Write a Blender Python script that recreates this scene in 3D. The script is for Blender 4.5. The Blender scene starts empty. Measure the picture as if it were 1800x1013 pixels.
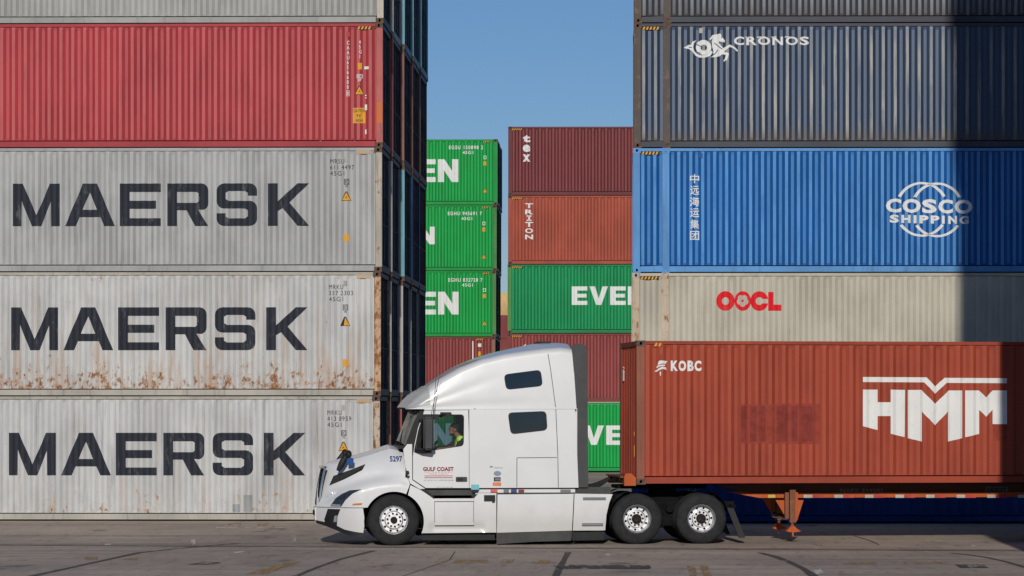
import bpy, bmesh, math, random
import mathutils
from mathutils import Vector as V, Matrix
from math import sin, cos, pi, radians, sqrt, exp

random.seed(7)
S = bpy.context.scene
COL = S.collection

# ------------------------------------------------------------------ camera
CAM_Z = 2.65
cd = bpy.data.cameras.new('camera')
cam = bpy.data.objects.new('camera', cd); COL.objects.link(cam)
cam.location = (0, 0, CAM_Z); cam.rotation_euler = (pi/2, 0, 0)
cd.sensor_width = 36; cd.lens = 5210/1800*36
cd.shift_x = -120/1800; cd.shift_y = 213.5/1800
cd.clip_start = 0.5; cd.clip_end = 3000
S.camera = cam
F = 5210.0; PX = 1020.0; PY = 720.0          # focal length and principal point in photo pixels

# ------------------------------------------------------------------ light
SUN_EL = radians(20); SUN_SX = -0.025
w = bpy.data.worlds.new('World'); S.world = w; w.use_nodes = True
nt = w.node_tree; nt.nodes.clear()
sky = nt.nodes.new('ShaderNodeTexSky'); sky.sky_type = 'NISHITA'; sky.sun_disc = False
sky.sun_elevation = SUN_EL; sky.sun_rotation = radians(180) + math.atan(-SUN_SX)
sky.air_density = 1.0; sky.dust_density = 0.0; sky.ozone_density = 8.0
bg = nt.nodes.new('ShaderNodeBackground'); bg.inputs[1].default_value = 0.061
wo = nt.nodes.new('ShaderNodeOutputWorld')
tint = nt.nodes.new('ShaderNodeVectorMath'); tint.operation = 'MULTIPLY'; tint.inputs[1].default_value = (1.17, 1.01, .99)
nt.links.new(sky.outputs[0], tint.inputs[0]); nt.links.new(tint.outputs[0], bg.inputs[0]); nt.links.new(bg.outputs[0], wo.inputs[0])
ld = bpy.data.lights.new('sun', 'SUN'); ld.energy = 2.85; ld.angle = radians(1.1); ld.color = (1.0, 0.945, 0.855)
sun = bpy.data.objects.new('sun', ld); COL.objects.link(sun)
d = V((SUN_SX, -1, 0)).normalized()*cos(SUN_EL) + V((0, 0, sin(SUN_EL)))
sun.rotation_euler = d.to_track_quat('Z', 'Y').to_euler(); sun.location = d*60
vs = S.view_settings; vs.view_transform = 'Standard'; vs.look = 'None'; vs.exposure = 0.09; vs.gamma = 1.0
S.cycles.max_bounces = 8; S.cycles.transparent_max_bounces = 12

# ------------------------------------------------------------------ material helpers
def lin(r, g, b):
    f = lambda v: (v/255/12.92) if v/255 <= .04045 else ((v/255+.055)/1.055)**2.4
    return (f(r), f(g), f(b), 1)

class NT:
    def __init__(s, name):
        s.m = bpy.data.materials.new(name); s.m.use_nodes = True; s.t = s.m.node_tree
        s.t.nodes.clear()
        s.out = s.n('ShaderNodeOutputMaterial'); s.bsdf = s.n('ShaderNodeBsdfPrincipled')
        s.l(s.bsdf.outputs[0], s.out.inputs[0])
    def n(s, k): return s.t.nodes.new(k)
    def l(s, a, b): s.t.links.new(a, b)
    def inp(s, sock, v):
        if hasattr(v, 'is_output'): s.l(v, sock)
        else: sock.default_value = v
    def math(s, op, a, b=0.0, clamp=False):
        n = s.n('ShaderNodeMath'); n.operation = op; n.use_clamp = clamp
        s.inp(n.inputs[0], a); s.inp(n.inputs[1], b); return n.outputs[0]
    def mix(s, f, a, b, mode='MIX'):
        n = s.n('ShaderNodeMix'); n.data_type = 'RGBA'; n.blend_type = mode
        s.inp(n.inputs[0], f); s.inp(n.inputs[6], a); s.inp(n.inputs[7], b); return n.outputs[2]
    def ramp(s, f, lo, hi, a=0.0, b=1.0):
        n = s.n('ShaderNodeMapRange'); n.interpolation_type = 'SMOOTHSTEP'
        s.inp(n.inputs[0], f)
        for i, v in zip((1, 2, 3, 4), (lo, hi, a, b)): n.inputs[i].default_value = v
        return n.outputs[0]
    def coords(s, rnd=True):
        tc = s.n('ShaderNodeTexCoord'); s.obj = tc.outputs['Object']
        if not rnd: return s.obj
        oi = s.n('ShaderNodeObjectInfo')
        n = s.n('ShaderNodeVectorMath'); n.operation = 'ADD'; s.l(s.obj, n.inputs[0])
        s.l(s.math('MULTIPLY', oi.outputs['Random'], 57.0), n.inputs[1]); return n.outputs[0]
    def noise(s, vec, scale, sc=(1, 1, 1), detail=4, rough=.55):
        mp = s.n('ShaderNodeMapping'); s.l(vec, mp.inputs[0]); mp.inputs['Scale'].default_value = sc
        n = s.n('ShaderNodeTexNoise'); s.l(mp.outputs[0], n.inputs[0])
        n.inputs['Scale'].default_value = scale; n.inputs['Detail'].default_value = detail; n.inputs['Roughness'].default_value = rough
        return n.outputs[0]
    def z(s):
        sp = s.n('ShaderNodeSeparateXYZ'); s.l(s.obj, sp.inputs[0]); return sp.outputs
    def bump(s, h, st, dist):
        b = s.n('ShaderNodeBump'); s.l(h, b.inputs['Height']); b.inputs['Strength'].default_value = st
        b.inputs['Distance'].default_value = dist; s.l(b.outputs[0], s.bsdf.inputs['Normal'])

MATS = {}
def paint(name, rgb, rust=.0, rust_low=0.0, sun_chalk=0.0, sun_chalk_rgb=None, dirt=.35, var=.16, rough=.55, grime=0.0, rust_top=0.0, dents=.25, streak=0.0):
    """weathered container paint: colour drift, vertical runs, rust, flats lightened for wear and painted sunlight"""
    if name in MATS: return MATS[name]
    t = NT(name); vec = t.coords()
    col = rgb if len(rgb) == 4 else (*rgb, 1)
    big = t.noise(vec, 1.0, (.8, .8, .5), 5, .6)
    c = t.mix(t.ramp(big, .3, .7), tuple(v*(1-var) for v in col[:3])+(1,), tuple(min(1, v*(1+var)) for v in col[:3])+(1,))
    if sun_chalk:  # flats lighter than slopes: sunlight painted in along with real wear
        at = t.n('ShaderNodeAttribute'); at.attribute_name = 'flat'
        cn = t.noise(vec, 6, (1, 1, .25), 6, .7)
        f = t.math('MULTIPLY', at.outputs['Fac'], t.ramp(cn, .25, .6, .55, 1.0))
        f = t.math('MULTIPLY', f, sun_chalk)
        c = t.mix(f, c, (*(sun_chalk_rgb or (.5, .5, .5))[:3], 1))
    runs = t.noise(vec, 7, (1.6, 1.6, .09), 5, .6)
    c = t.mix(t.math('MULTIPLY', t.ramp(runs, .52, .74), dirt), c, (.045, .036, .028, 1))
    speck = t.noise(vec, 5, (1, 1, .6), 7, .75)
    c = t.mix(t.math('MULTIPLY', t.ramp(speck, .66, .72), .5), c, tuple(min(1, v*1.35+.03) for v in col[:3])+(1,))
    if grime:
        z = t.z()[2]; gn = t.noise(vec, 3, (1, 1, .4), 5, .6)
        g = t.math('MULTIPLY', t.ramp(t.math('ADD', z, t.math('MULTIPLY', gn, .5)), .85, .35), grime)
        c = t.mix(g, c, (.05, .038, .028, 1))
    if streak:
        z = t.z()[2]; sn = t.noise(vec, 4.2, (1.4, 1.4, .10), 6, .62)
        f = t.math('MULTIPLY', t.ramp(sn, .50, .68), t.ramp(z, 2.6, .3, .22, 1.0))
        c = t.mix(t.math('MULTIPLY', f, streak), c, (.41, .225, .095, 1))
    rmask = None
    if rust or rust_low or rust_top:
        rn = t.noise(vec, 6.5, (1.2, 1.2, .9), 10, .74)
        fine = t.noise(vec, 15, (1.1, 1.1, .45), 6, .7)
        gate = t.noise(vec, 1.15, (1.2, 1.2, .7), 4, .6)
        drip = t.noise(vec, 9, (1.3, 1.3, .10), 4, .6)
        m = t.math('ADD', t.math('ADD', t.math('MULTIPLY', rn, .55), t.math('MULTIPLY', fine, .15)), t.math('ADD', t.math('MULTIPLY', gate, .20), t.math('MULTIPLY', drip, .12)))
        bias = rust
        if rust_low or rust_top:
            z = t.z()[2]
            bias = t.math('ADD', t.math('MULTIPLY', t.ramp(z, 1.25, .15), rust_low), rust)
            if rust_top: bias = t.math('ADD', bias, t.math('MULTIPLY', t.ramp(z, 2.5, 2.85), rust_top))
        e = t.math('ADD', m, bias)
        halo = t.ramp(e, .555, .68); rmask = t.ramp(e, .610, .675)
        c = t.mix(t.math('MULTIPLY', halo, .40), c, (.44, .25, .12, 1))
        rc = t.mix(t.ramp(fine, .35, .65), (.38, .16, .058, 1), (.14, .055, .022, 1))
        c = t.mix(t.math('MULTIPLY', rmask, .92), c, rc)
    t.l(c, t.bsdf.inputs['Base Color']); t.bsdf.inputs['Specular IOR Level'].default_value = .22
    if rmask is not None: t.l(t.ramp(rmask, 0, 1, rough, .9), t.bsdf.inputs['Roughness'])
    else: t.bsdf.inputs['Roughness'].default_value = rough
    if dents: t.bump(t.noise(vec, 2.2, (1, 1, .7), 4, .5), dents, .02)
    MATS[name] = t.m; return t.m

def simple(name, rgb, rough=.5, metal=0.0, var=.1, scale=6, coat=0.0, spec=.35, bump=0.0):
    if name in MATS: return MATS[name]
    t = NT(name); vec = t.coords(False)
    n = t.noise(vec, scale, (1, 1, 1), 5, .6)
    c = t.mix(t.ramp(n, .3, .7), tuple(v*(1-var) for v in rgb[:3])+(1,), tuple(min(1, v*(1+var)) for v in rgb[:3])+(1,))
    t.l(c, t.bsdf.inputs['Base Color'])
    t.bsdf.inputs['Roughness'].default_value = rough; t.bsdf.inputs['Metallic'].default_value = metal
    t.bsdf.inputs['Coat Weight'].default_value = coat; t.bsdf.inputs['Coat Roughness'].default_value = .05
    t.bsdf.inputs['Specular IOR Level'].default_value = spec
    if bump: t.bump(n, bump, .01)
    MATS[name] = t.m; return t.m

def lettering_mat(name, rgb, wear=.35, under=(.3, .3, .3)):
    """stencilled paint, scuffed through in places"""
    if name in MATS: return MATS[name]
    t = NT(name); vec = t.coords()
    n = t.noise(vec, 4.5, (1.2, 1.2, .35), 9, .72)
    c = t.mix(t.math('MULTIPLY', t.ramp(n, .55, .67), wear), (*rgb[:3], 1), (*under[:3], 1))
    n2 = t.noise(vec, 1.2, (1, 1, 1), 4)
    c = t.mix(t.ramp(n2, .3, .7, 0, .25), c, tuple(v*.75 for v in rgb[:3])+(1,))
    t.l(c, t.bsdf.inputs['Base Color']); t.bsdf.inputs['Roughness'].default_value = .65; t.bsdf.inputs['Specular IOR Level'].default_value = .2
    MATS[name] = t.m; return t.m

def glass(name, tint, refl=.12, reflection_film=None, amt=0.0):
    if name in MATS: return MATS[name]
    t = NT(name); t.t.nodes.remove(t.bsdf)
    tr = t.n('ShaderNodeBsdfTransparent'); tr.inputs[0].default_value = (*tint, 1)
    gl = t.n('ShaderNodeBsdfGlossy'); gl.inputs['Roughness'].default_value = .02
    fr = t.n('ShaderNodeFresnel'); fr.inputs[0].default_value = 1.5
    mx = t.n('ShaderNodeMixShader'); t.l(t.math('ADD', fr.outputs[0], refl-.04), mx.inputs[0])
    t.l(tr.outputs[0], mx.inputs[1]); t.l(gl.outputs[0], mx.inputs[2]); t.l(mx.outputs[0], t.out.inputs[0])
    if reflection_film:                                            # pale diffuse layer imitating the bright reflection in the pane
        df = t.n('ShaderNodeBsdfDiffuse'); df.inputs[0].default_value = (*reflection_film, 1); m2 = t.n('ShaderNodeMixShader'); m2.inputs[0].default_value = amt
        t.l(mx.outputs[0], m2.inputs[1]); t.l(df.outputs[0], m2.inputs[2]); t.l(m2.outputs[0], t.out.inputs[0])
    MATS[name] = t.m; return t.m

# ------------------------------------------------------------------ mesh helpers
def mesh_obj(name, me, mat=None, parent=None, loc=None):
    o = bpy.data.objects.new(name, me); COL.objects.link(o)
    if mat is not None:
        if len(me.materials) == 0: me.materials.append(mat)
        elif me.materials[0] is not mat:
            o.material_slots[0].link = 'OBJECT'; o.material_slots[0].material = mat
    if parent is not None: o.parent = parent
    if loc is not None: o.location = loc
    return o

def to_mesh(bm, name, smooth=False, angle=None):
    bm.normal_update()
    me = bpy.data.meshes.new(name); bm.to_mesh(me); bm.free()
    if smooth:
        for p in me.polygons: p.use_smooth = True
        if angle:
            try: me.set_sharp_from_angle(angle=angle)
            except Exception: pass
    return me

def bx(bm, x0, x1, y0, y1, z0, z1):
    vs_ = [bm.verts.new((x, y, z)) for x in (x0, x1) for y in (y0, y1) for z in (z0, z1)]
    for f in ((0, 1, 3, 2), (4, 6, 7, 5), (0, 4, 5, 1), (2, 3, 7, 6), (0, 2, 6, 4), (1, 5, 7, 3)):
        bm.faces.new([vs_[i] for i in f])
    return vs_

def tube(bm, pts, r, seg=8, cap=True):
    pts = [V(p) for p in pts]; rings = []
    for i, p in enumerate(pts):
        a = pts[max(i-1, 0)]; b = pts[min(i+1, len(pts)-1)]
        tdir = (b-a).normalized(); up = V((0, 0, 1)) if abs(tdir.z) < .95 else V((0, 1, 0))
        s1 = tdir.cross(up).normalized(); s2 = s1.cross(tdir)
        rr = r[i] if isinstance(r, (list, tuple)) else r
        rings.append([bm.verts.new(p + (s1*cos(2*pi*k/seg) + s2*sin(2*pi*k/seg))*rr) for k in range(seg)])
    for a, b in zip(rings, rings[1:]):
        for k in range(seg): bm.faces.new((a[k], a[(k+1) % seg], b[(k+1) % seg], b[k]))
    if cap:
        bm.faces.new(rings[0]); bm.faces.new(list(reversed(rings[-1])))

def lathe(bm, prof, seg=48, axis_y=True):
    """prof: list of (r, y); revolve about the y axis"""
    rings = []
    for r, y in prof:
        if r < 1e-5: rings.append([bm.verts.new((0, y, 0))]); continue
        rings.append([bm.verts.new((r*cos(2*pi*k/seg), y, r*sin(2*pi*k/seg))) for k in range(seg)])
    for a, b in zip(rings, rings[1:]):
        if len(a) == 1 and len(b) == 1: continue
        for k in range(seg):
            k2 = (k+1) % seg
            if len(a) == 1: bm.faces.new((a[0], b[k2], b[k]))
            elif len(b) == 1: bm.faces.new((a[k], a[k2], b[0]))
            else: bm.faces.new((a[k], a[k2], b[k2], b[k]))

def prism(bm, poly, y0, y1):
    """poly of (x, z) extruded along y"""
    a = [bm.verts.new((x, y0, z)) for x, z in poly]; b = [bm.verts.new((x, y1, z)) for x, z in poly]
    n = len(poly)
    bm.faces.new(a); bm.faces.new(list(reversed(b)))
    for i in range(n): bm.faces.new((a[i], b[i], b[(i+1) % n], a[(i+1) % n]))

def inside(p, loops):
    x, y = p; c = False
    for lp in loops:
        j = len(lp)-1
        for i in range(len(lp)):
            xi, yi = lp[i]; xj, yj = lp[j]
            if (yi > y) != (yj > y) and x < (xj-xi)*(y-yi)/(yj-yi)+xi: c = not c
            j = i
    return c

def fill2d(loops, grid=None):
    """triangulate loops (even-odd) with optional interior grid; returns verts2d, tris"""
    pts, edges = [], []
    for lp in loops:
        if grid:
            dense = []
            for i in range(len(lp)):
                a, b = V(lp[i]), V(lp[(i+1) % len(lp)]); k = max(1, int((b-a).length/grid))
                for q in range(k): dense.append(tuple(a.lerp(b, q/k)))
            lp = dense
        s = len(pts); pts += [V(p) for p in lp]
        edges += [(s+i, s+(i+1) % len(lp)) for i in range(len(lp))]
    if grid:
        xs = [p[0] for p in pts]; ys = [p[1] for p in pts]
        nx = int((max(xs)-min(xs))/grid)+1; ny = int((max(ys)-min(ys))/grid)+1
        for i in range(nx):
            for j in range(ny):
                q = (min(xs)+(i+.5)*grid, min(ys)+(j+.5)*grid)
                if inside(q, loops): pts.append(V(q))
    r = mathutils.geometry.delaunay_2d_cdt(pts, edges, [], 1, 1e-5)
    vv = r[0]; tris = []
    for f in r[2]:
        c = sum((vv[i] for i in f), V((0, 0)))/len(f)
        if inside(c, loops): tris.append(f)
    return vv, tris

def sheet(bm, loops, fy, grid=None):
    """fill loops in x/z and set y = fy(x, z); faces look toward -y"""
    vv, tris = fill2d(loops, grid)
    used = {}
    def g(i):
        if i not in used: used[i] = bm.verts.new((vv[i].x, fy(vv[i].x, vv[i].y), vv[i].y))
        return used[i]
    for f in tris:
        a, b, c = [vv[i] for i in f[:3]]
        if (b-a).cross(c-a) < 0: f = list(reversed(f))
        try: bm.faces.new([g(i) for i in f])
        except ValueError: pass

def arc(cx, cy, r, a0, a1, n=16, ry=None):
    ry = ry or r
    return [(cx+r*cos(radians(a0+(a1-a0)*i/n)), cy+ry*sin(radians(a0+(a1-a0)*i/n))) for i in range(n+1)]
def disc(cx, cy, r, n=24, ry=None): return arc(cx, cy, r, 0, 360, n, ry)[:-1]
def rect(x0, x1, y0, y1): return [(x0, y0), (x1, y0), (x1, y1), (x0, y1)]
def rrect(x0, x1, y0, y1, r, n=5):
    return arc(x1-r, y1-r, r, 0, 90, n)+arc(x0+r, y1-r, r, 90, 180, n)+arc(x0+r, y0+r, r, 180, 270, n)+arc(x1-r, y0+r, r, 270, 360, n)

def tag(o, label, cat, group=None, kind=None):
    if label: o['label'] = label
    if cat: o['category'] = cat
    if group: o['group'] = group
    if kind: o['kind'] = kind
    return o
def empty(name, loc, rz=0):
    o = bpy.data.objects.new(name, None); COL.objects.link(o); o.location = loc; o.rotation_euler = (0, 0, rz)
    o.empty_display_size = .3; return o

def text_mesh(s, size, sx=1.0, bold=0.0, spacing=1.0, align='LEFT', line=1.0, res=3):
    c = bpy.data.curves.new('txt', 'FONT'); c.body = s; c.size = size; c.offset = bold; c.resolution_u = res
    c.space_character = spacing; c.align_x = align; c.space_line = line
    o = bpy.data.objects.new('txt', c); me = bpy.data.meshes.new_from_object(o)
    bpy.data.objects.remove(o); bpy.data.curves.remove(c)
    for v in me.vertices: v.co.x *= sx
    return me
def text_fit(s, x0, x1, z0, z1, bold=0.0, spacing=1.0, line=1.0):
    """text stretched into a box; returns mesh in x/z (stored as x, y)"""
    me = text_mesh(s, 1.0, 1, bold, spacing, line=line)
    xs = [v.co.x for v in me.vertices]; ys = [v.co.y for v in me.vertices]
    a, b, c_, e = min(xs), max(xs), min(ys), max(ys)
    for v in me.vertices:
        v.co.x = x0+(v.co.x-a)/(b-a)*(x1-x0); v.co.y = z0+(v.co.y-c_)/(e-c_)*(z1-z0)
    return me
def add_text(bm, me, fy):
    base = [bm.verts.new((v.co.x, 0, v.co.y)) for v in me.vertices]
    for p in me.polygons:
        try: bm.faces.new([base[i] for i in p.vertices])
        except ValueError: pass
    bpy.data.meshes.remove(me)
def drape(bm, xs, fy):
    """cut flat art (in the x/z plane) at every x of xs, then push y onto fy(x)"""
    for x in xs:
        bmesh.ops.bisect_plane(bm, geom=bm.verts[:]+bm.edges[:]+bm.faces[:], dist=1e-5, plane_co=(x, 0, 0), plane_no=(1, 0, 0))
    for v in bm.verts: v.co.y = fy(v.co.x, v.co.z)
    bm.normal_update()
    for f in bm.faces:
        if f.normal.y > 0: f.normal_flip()

# ------------------------------------------------------------------ letters drawn as outlines (unit height)
def L_M(w): return [[(0, 0), (.18*w, 0), (.185*w, .60), (.40*w, 0), (.60*w, 0), (.81*w, .58), (.815*w, 0), (w, 0), (w, 1), (.79*w, 1), (.5*w, .26), (.21*w, 1), (0, 1)]]
def L_A(w): return [[(0, 0), (.215*w, 0), (.29*w, .21), (.71*w, .21), (.785*w, 0), (w, 0), (.645*w, 1), (.36*w, 1)], [(.355*w, .385), (.645*w, .385), (.5*w, .79)]]
def L_E(w): return [[(0, 0), (w, 0), (w, .185), (.24*w, .185), (.24*w, .405), (.89*w, .405), (.89*w, .595), (.24*w, .595), (.24*w, .80), (w, .80), (w, 1), (0, 1)]]
def L_R(w): return [[(0, 0), (.235*w, 0), (.235*w, .37), (.47*w, .37), (.68*w, 0), (w, 0), (.75*w, .385)]+arc(w-.16, .53, .16, -70, 0, 4)+arc(w-.16, .84, .16, 0, 90, 4)+[(0, 1)], [(.235*w, .545), (.235*w, .80), (.72*w, .80), (.76*w, .77), (.76*w, .58), (.72*w, .545)]]
def L_S(w):
    r = .17
    return [arc(r, r, r, 180, 270, 4)+arc(w-r, r, r, 270, 360, 4)+arc(w-r, .59-r, r, 0, 90, 4)+[(.3*w, .59), (.225*w, .63), (.225*w, .78), (.3*w, .82), (.7*w, .82), (.775*w, .78), (.775*w, .71), (w, .71)]+arc(w-r, 1-r, r, 0, 90, 4)+arc(r, 1-r, r, 90, 180, 4)+arc(r, .41+r, r, 180, 270, 4)+[(.7*w, .41), (.775*w, .37), (.775*w, .23), (.7*w, .18), (.3*w, .18), (.225*w, .22), (.225*w, .3), (0, .3)]]
def L_K(w): return [[(0, 0), (.24*w, 0), (.24*w, .35), (.36*w, .42), (.72*w, 0), (w, 0), (.52*w, .55), (w, 1), (.72*w, 1), (.24*w, .58), (.24*w, 1), (0, 1)]]
def L_V(w): return [[(.36*w, 0), (.64*w, 0), (w, 1), (.70*w, 1), (.5*w, .34), (.30*w, 1), (0, 1)]]
def L_N(w): return [[(0, 0), (.30*w, 0), (.30*w, .52), (.68*w, 0), (w, 0), (w, 1), (.70*w, 1), (.70*w, .48), (.32*w, 1), (0, 1)]]
def L_G(w): return [[(.22*w, 0), (w, 0), (w, .56), (.52*w, .56), (.52*w, .40), (.72*w, .40), (.72*w, .19), (.36*w, .19), (.28*w, .27), (.28*w, .73), (.36*w, .81), (w, .81), (w, 1), (.22*w, 1), (0, .8), (0, .2)]]
def L_B(w): return [[(0, 0), (w, 0), (w, .22), (.36*w, .22), (.36*w, .40), (.95*w, .40), (.95*w, .60), (.36*w, .60), (.36*w, .78), (w, .78), (w, 1), (0, 1)]]
GLY = dict(e=L_B, M=L_M, A=L_A, E=L_E, R=L_R, S=L_S, K=L_K, V=L_V, N=L_N, G=L_G)
def word(bm, spec, x0, z0, h):
    """spec: [(letter, x start, width)] in metres from x0"""
    for ch, xs, wd in spec:
        lps = GLY[ch](wd/h)
        sheet(bm, [[(x0+xs+p[0]*h, z0+p[1]*h) for p in lp] for lp in lps], lambda x, z: 0)

# ------------------------------------------------------------------ shipping containers
H, W = 2.896, 2.438
PITCH, YO, YI = .278, .010, .046
P0 = .19
def prof(x, z=0):
    t = (x-P0) % PITCH
    if t < .072: return YO
    if t < .140: return YO+(YI-YO)*(t-.072)/.068
    if t < .210: return YI
    return YI-(YI-YO)*(t-.210)/.068
def breaks(a, b):
    out = []; k = math.floor((a-P0)/PITCH)-1
    while P0+k*PITCH < b:
        for q in (0, .072, .140, .210):
            x = P0+k*PITCH+q
            if a < x < b: out.append(x)
        k += 1
    return out
CACHE = {}
def cmesh(key, fn):
    if key not in CACHE:
        me = fn(); 
        if len(me.materials) == 0: me.materials.append(None)
        CACHE[key] = me
    return CACHE[key]
def set_flat(me, fn):
    at = me.attributes.new('flat', 'FLOAT', 'FACE')
    for p in me.polygons: at.data[p.index].value = fn(p)

def m_side(L, x0=.16):
    bm = bmesh.new(); xs = [x0]+breaks(x0, L-x0)+[L-x0]
    zs = [.172, .22, 1.0, 1.9, 2.74, 2.812]
    cols = []
    for x in xs:
        col = []
        for i, z in enumerate(zs):
            y = prof(x)
            if i in (0, 5): y = YO+.004+(y-YO)*.55          # pressed ends of the corrugation
            col.append(bm.verts.new((x, y, z)))
        cols.append(col)
    for a, b in zip(cols, cols[1:]):
        for k in range(len(zs)-1): bm.faces.new((a[k], b[k], b[k+1], a[k+1]))
    me = to_mesh(bm, 'side_panel')
    def fl(p):
        c = p.center
        if abs(p.normal.y) < .97: return 0.0
        return 1.0 if c.y < .02 else .62
    set_flat(me, fl); return me
def m_post():
    bm = bmesh.new(); prism(bm, [(0, .0), (.16, .0), (.16, .05), (.10, .05), (.10, .15), (0, .15)], .118, H-.118)
    for v in bm.verts: v.co = V((v.co.x, v.co.z, v.co.y))
    bmesh.ops.recalc_face_normals(bm, faces=bm.faces[:]); return to_mesh(bm, 'corner_post')
def m_cast():
    bm = bmesh.new(); a, b, hh = .089, .081, .118
    e = .003
    for ang in range(4):
        w2 = (a if ang % 2 == 0 else b)+e; dd = (b if ang % 2 == 0 else a)+e
        R = Matrix.Rotation(ang*pi/2, 4, 'Z')
        n0 = len(bm.verts)
        tmp = bmesh.new()
        sheet(tmp, [rect(-w2, w2, 0, hh), disc(0, hh*.5, .027, 14, .036)], lambda x, z: -dd)
        ring = disc(0, hh*.5, .027, 14, .036)
        f = [tmp.verts.new((x, -dd, z)) for x, z in ring]; g = [tmp.verts.new((x, -dd+.05, z)) for x, z in ring]
        for i in range(14): tmp.faces.new((f[i], f[(i+1) % 14], g[(i+1) % 14], g[i]))
        tmp.transform(R); me = bpy.data.meshes.new('q'); tmp.to_mesh(me); tmp.free(); bm.from_mesh(me); bpy.data.meshes.remove(me)
    for z in (0, hh):
        q = [bm.verts.new((x, y, z)) for x, y in ((-a-e, -b-e), (a+e, -b-e), (a+e, b+e), (-a-e, b+e))]; bm.faces.new(q)
    bmesh.ops.translate(bm, verts=bm.verts[:], vec=(a, b, 0)); return to_mesh(bm, 'corner_casting')
def m_toprail(L):
    bm = bmesh.new(); bx(bm, .178, L-.178, .002, .062, H-.075, H-.008); return to_mesh(bm, 'top_rail')
def m_botrail(L):
    bm = bmesh.new(); bx(bm, .178, L-.178, .014, .034, .020, .150); bx(bm, .178, L-.178, .0345, .12, .020, .034)
    return to_mesh(bm, 'bottom_rail')
def m_end():
    bm = bmesh.new(); ys = []; y = .16; k = 0
    prof_e = []
    while y < W-.16:
        prof_e += [(y, .012), (y+.11, .012), (y+.128, .05), (y+.232, .05)]; y += .25
    prof_e = [(a, b) for a, b in prof_e if a < W-.15]+[(W-.15, .012)]
    cols = [[bm.verts.new((x, yy, z)) for z in (.17, 2.80)] for yy, x in prof_e]
    for a, b in zip(cols, cols[1:]): bm.faces.new((a[0], a[1], b[1], b[0]))
    me = to_mesh(bm, 'end_panel'); set_flat(me, lambda p: .6 if abs(p.normal.x) > .97 else 0.0); return me
def m_endframe():
    bm = bmesh.new()
    bx(bm, .004, .10, .17, W-.17, .02, .17); return to_mesh(bm, 'end_sill')
def m_endhead():
    bm = bmesh.new(); bx(bm, .004, .10, .17, W-.17, H-.11, H-.010); return to_mesh(bm, 'end_header')
def m_door():
    """one door leaf, x toward outside, width along y from 0"""
    bm = bmesh.new(); w_ = W/2-.125
    bx(bm, -.045, 0, 0, w_, 0, 2.58)
    for k in range(5): bx(bm, 0.001, .022, .05+k*.205, .05+k*.205+.11, .08, 2.50)
    return to_mesh(bm, 'door')
def m_bars():
    bm = bmesh.new(); tube(bm, [(.05, 0, -.09), (.05, 0, 2.67)], .018, 6)
    for z in (.1, .8, 1.6, 2.4): bx(bm, .001, .06, -.04, .04, z, z+.06)
    bx(bm, .06, .072, -.02, .26, .95, .975)
    return to_mesh(bm, 'locking_bar')
def m_hinge():
    bm = bmesh.new(); bx(bm, -.01, .03, -.035, .05, 0, .09); tube(bm, [(.03, -.02, -.02), (.03, -.02, .11)], .016, 6)
    return to_mesh(bm, 'hinge')
def m_roof(L):
    bm = bmesh.new(); bx(bm, .10, L-.10, .05, W-.05, H-.03, H-.024); return to_mesh(bm, 'roof_panel')
def m_floor(L):
    bm = bmesh.new(); bx(bm, .1, L-.1, .11, W-.11, .12, .16)
    for k in range(int(L/.6)): bx(bm, .3+k*.6, .38+k*.6, .11, W-.11, .045, .119)
    return to_mesh(bm, 'floor_frame')
def m_plate():
    bm = bmesh.new(); bx(bm, -.04, .04, 0, .012, 0, .12); return to_mesh(bm, 'vent_cover')

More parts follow.
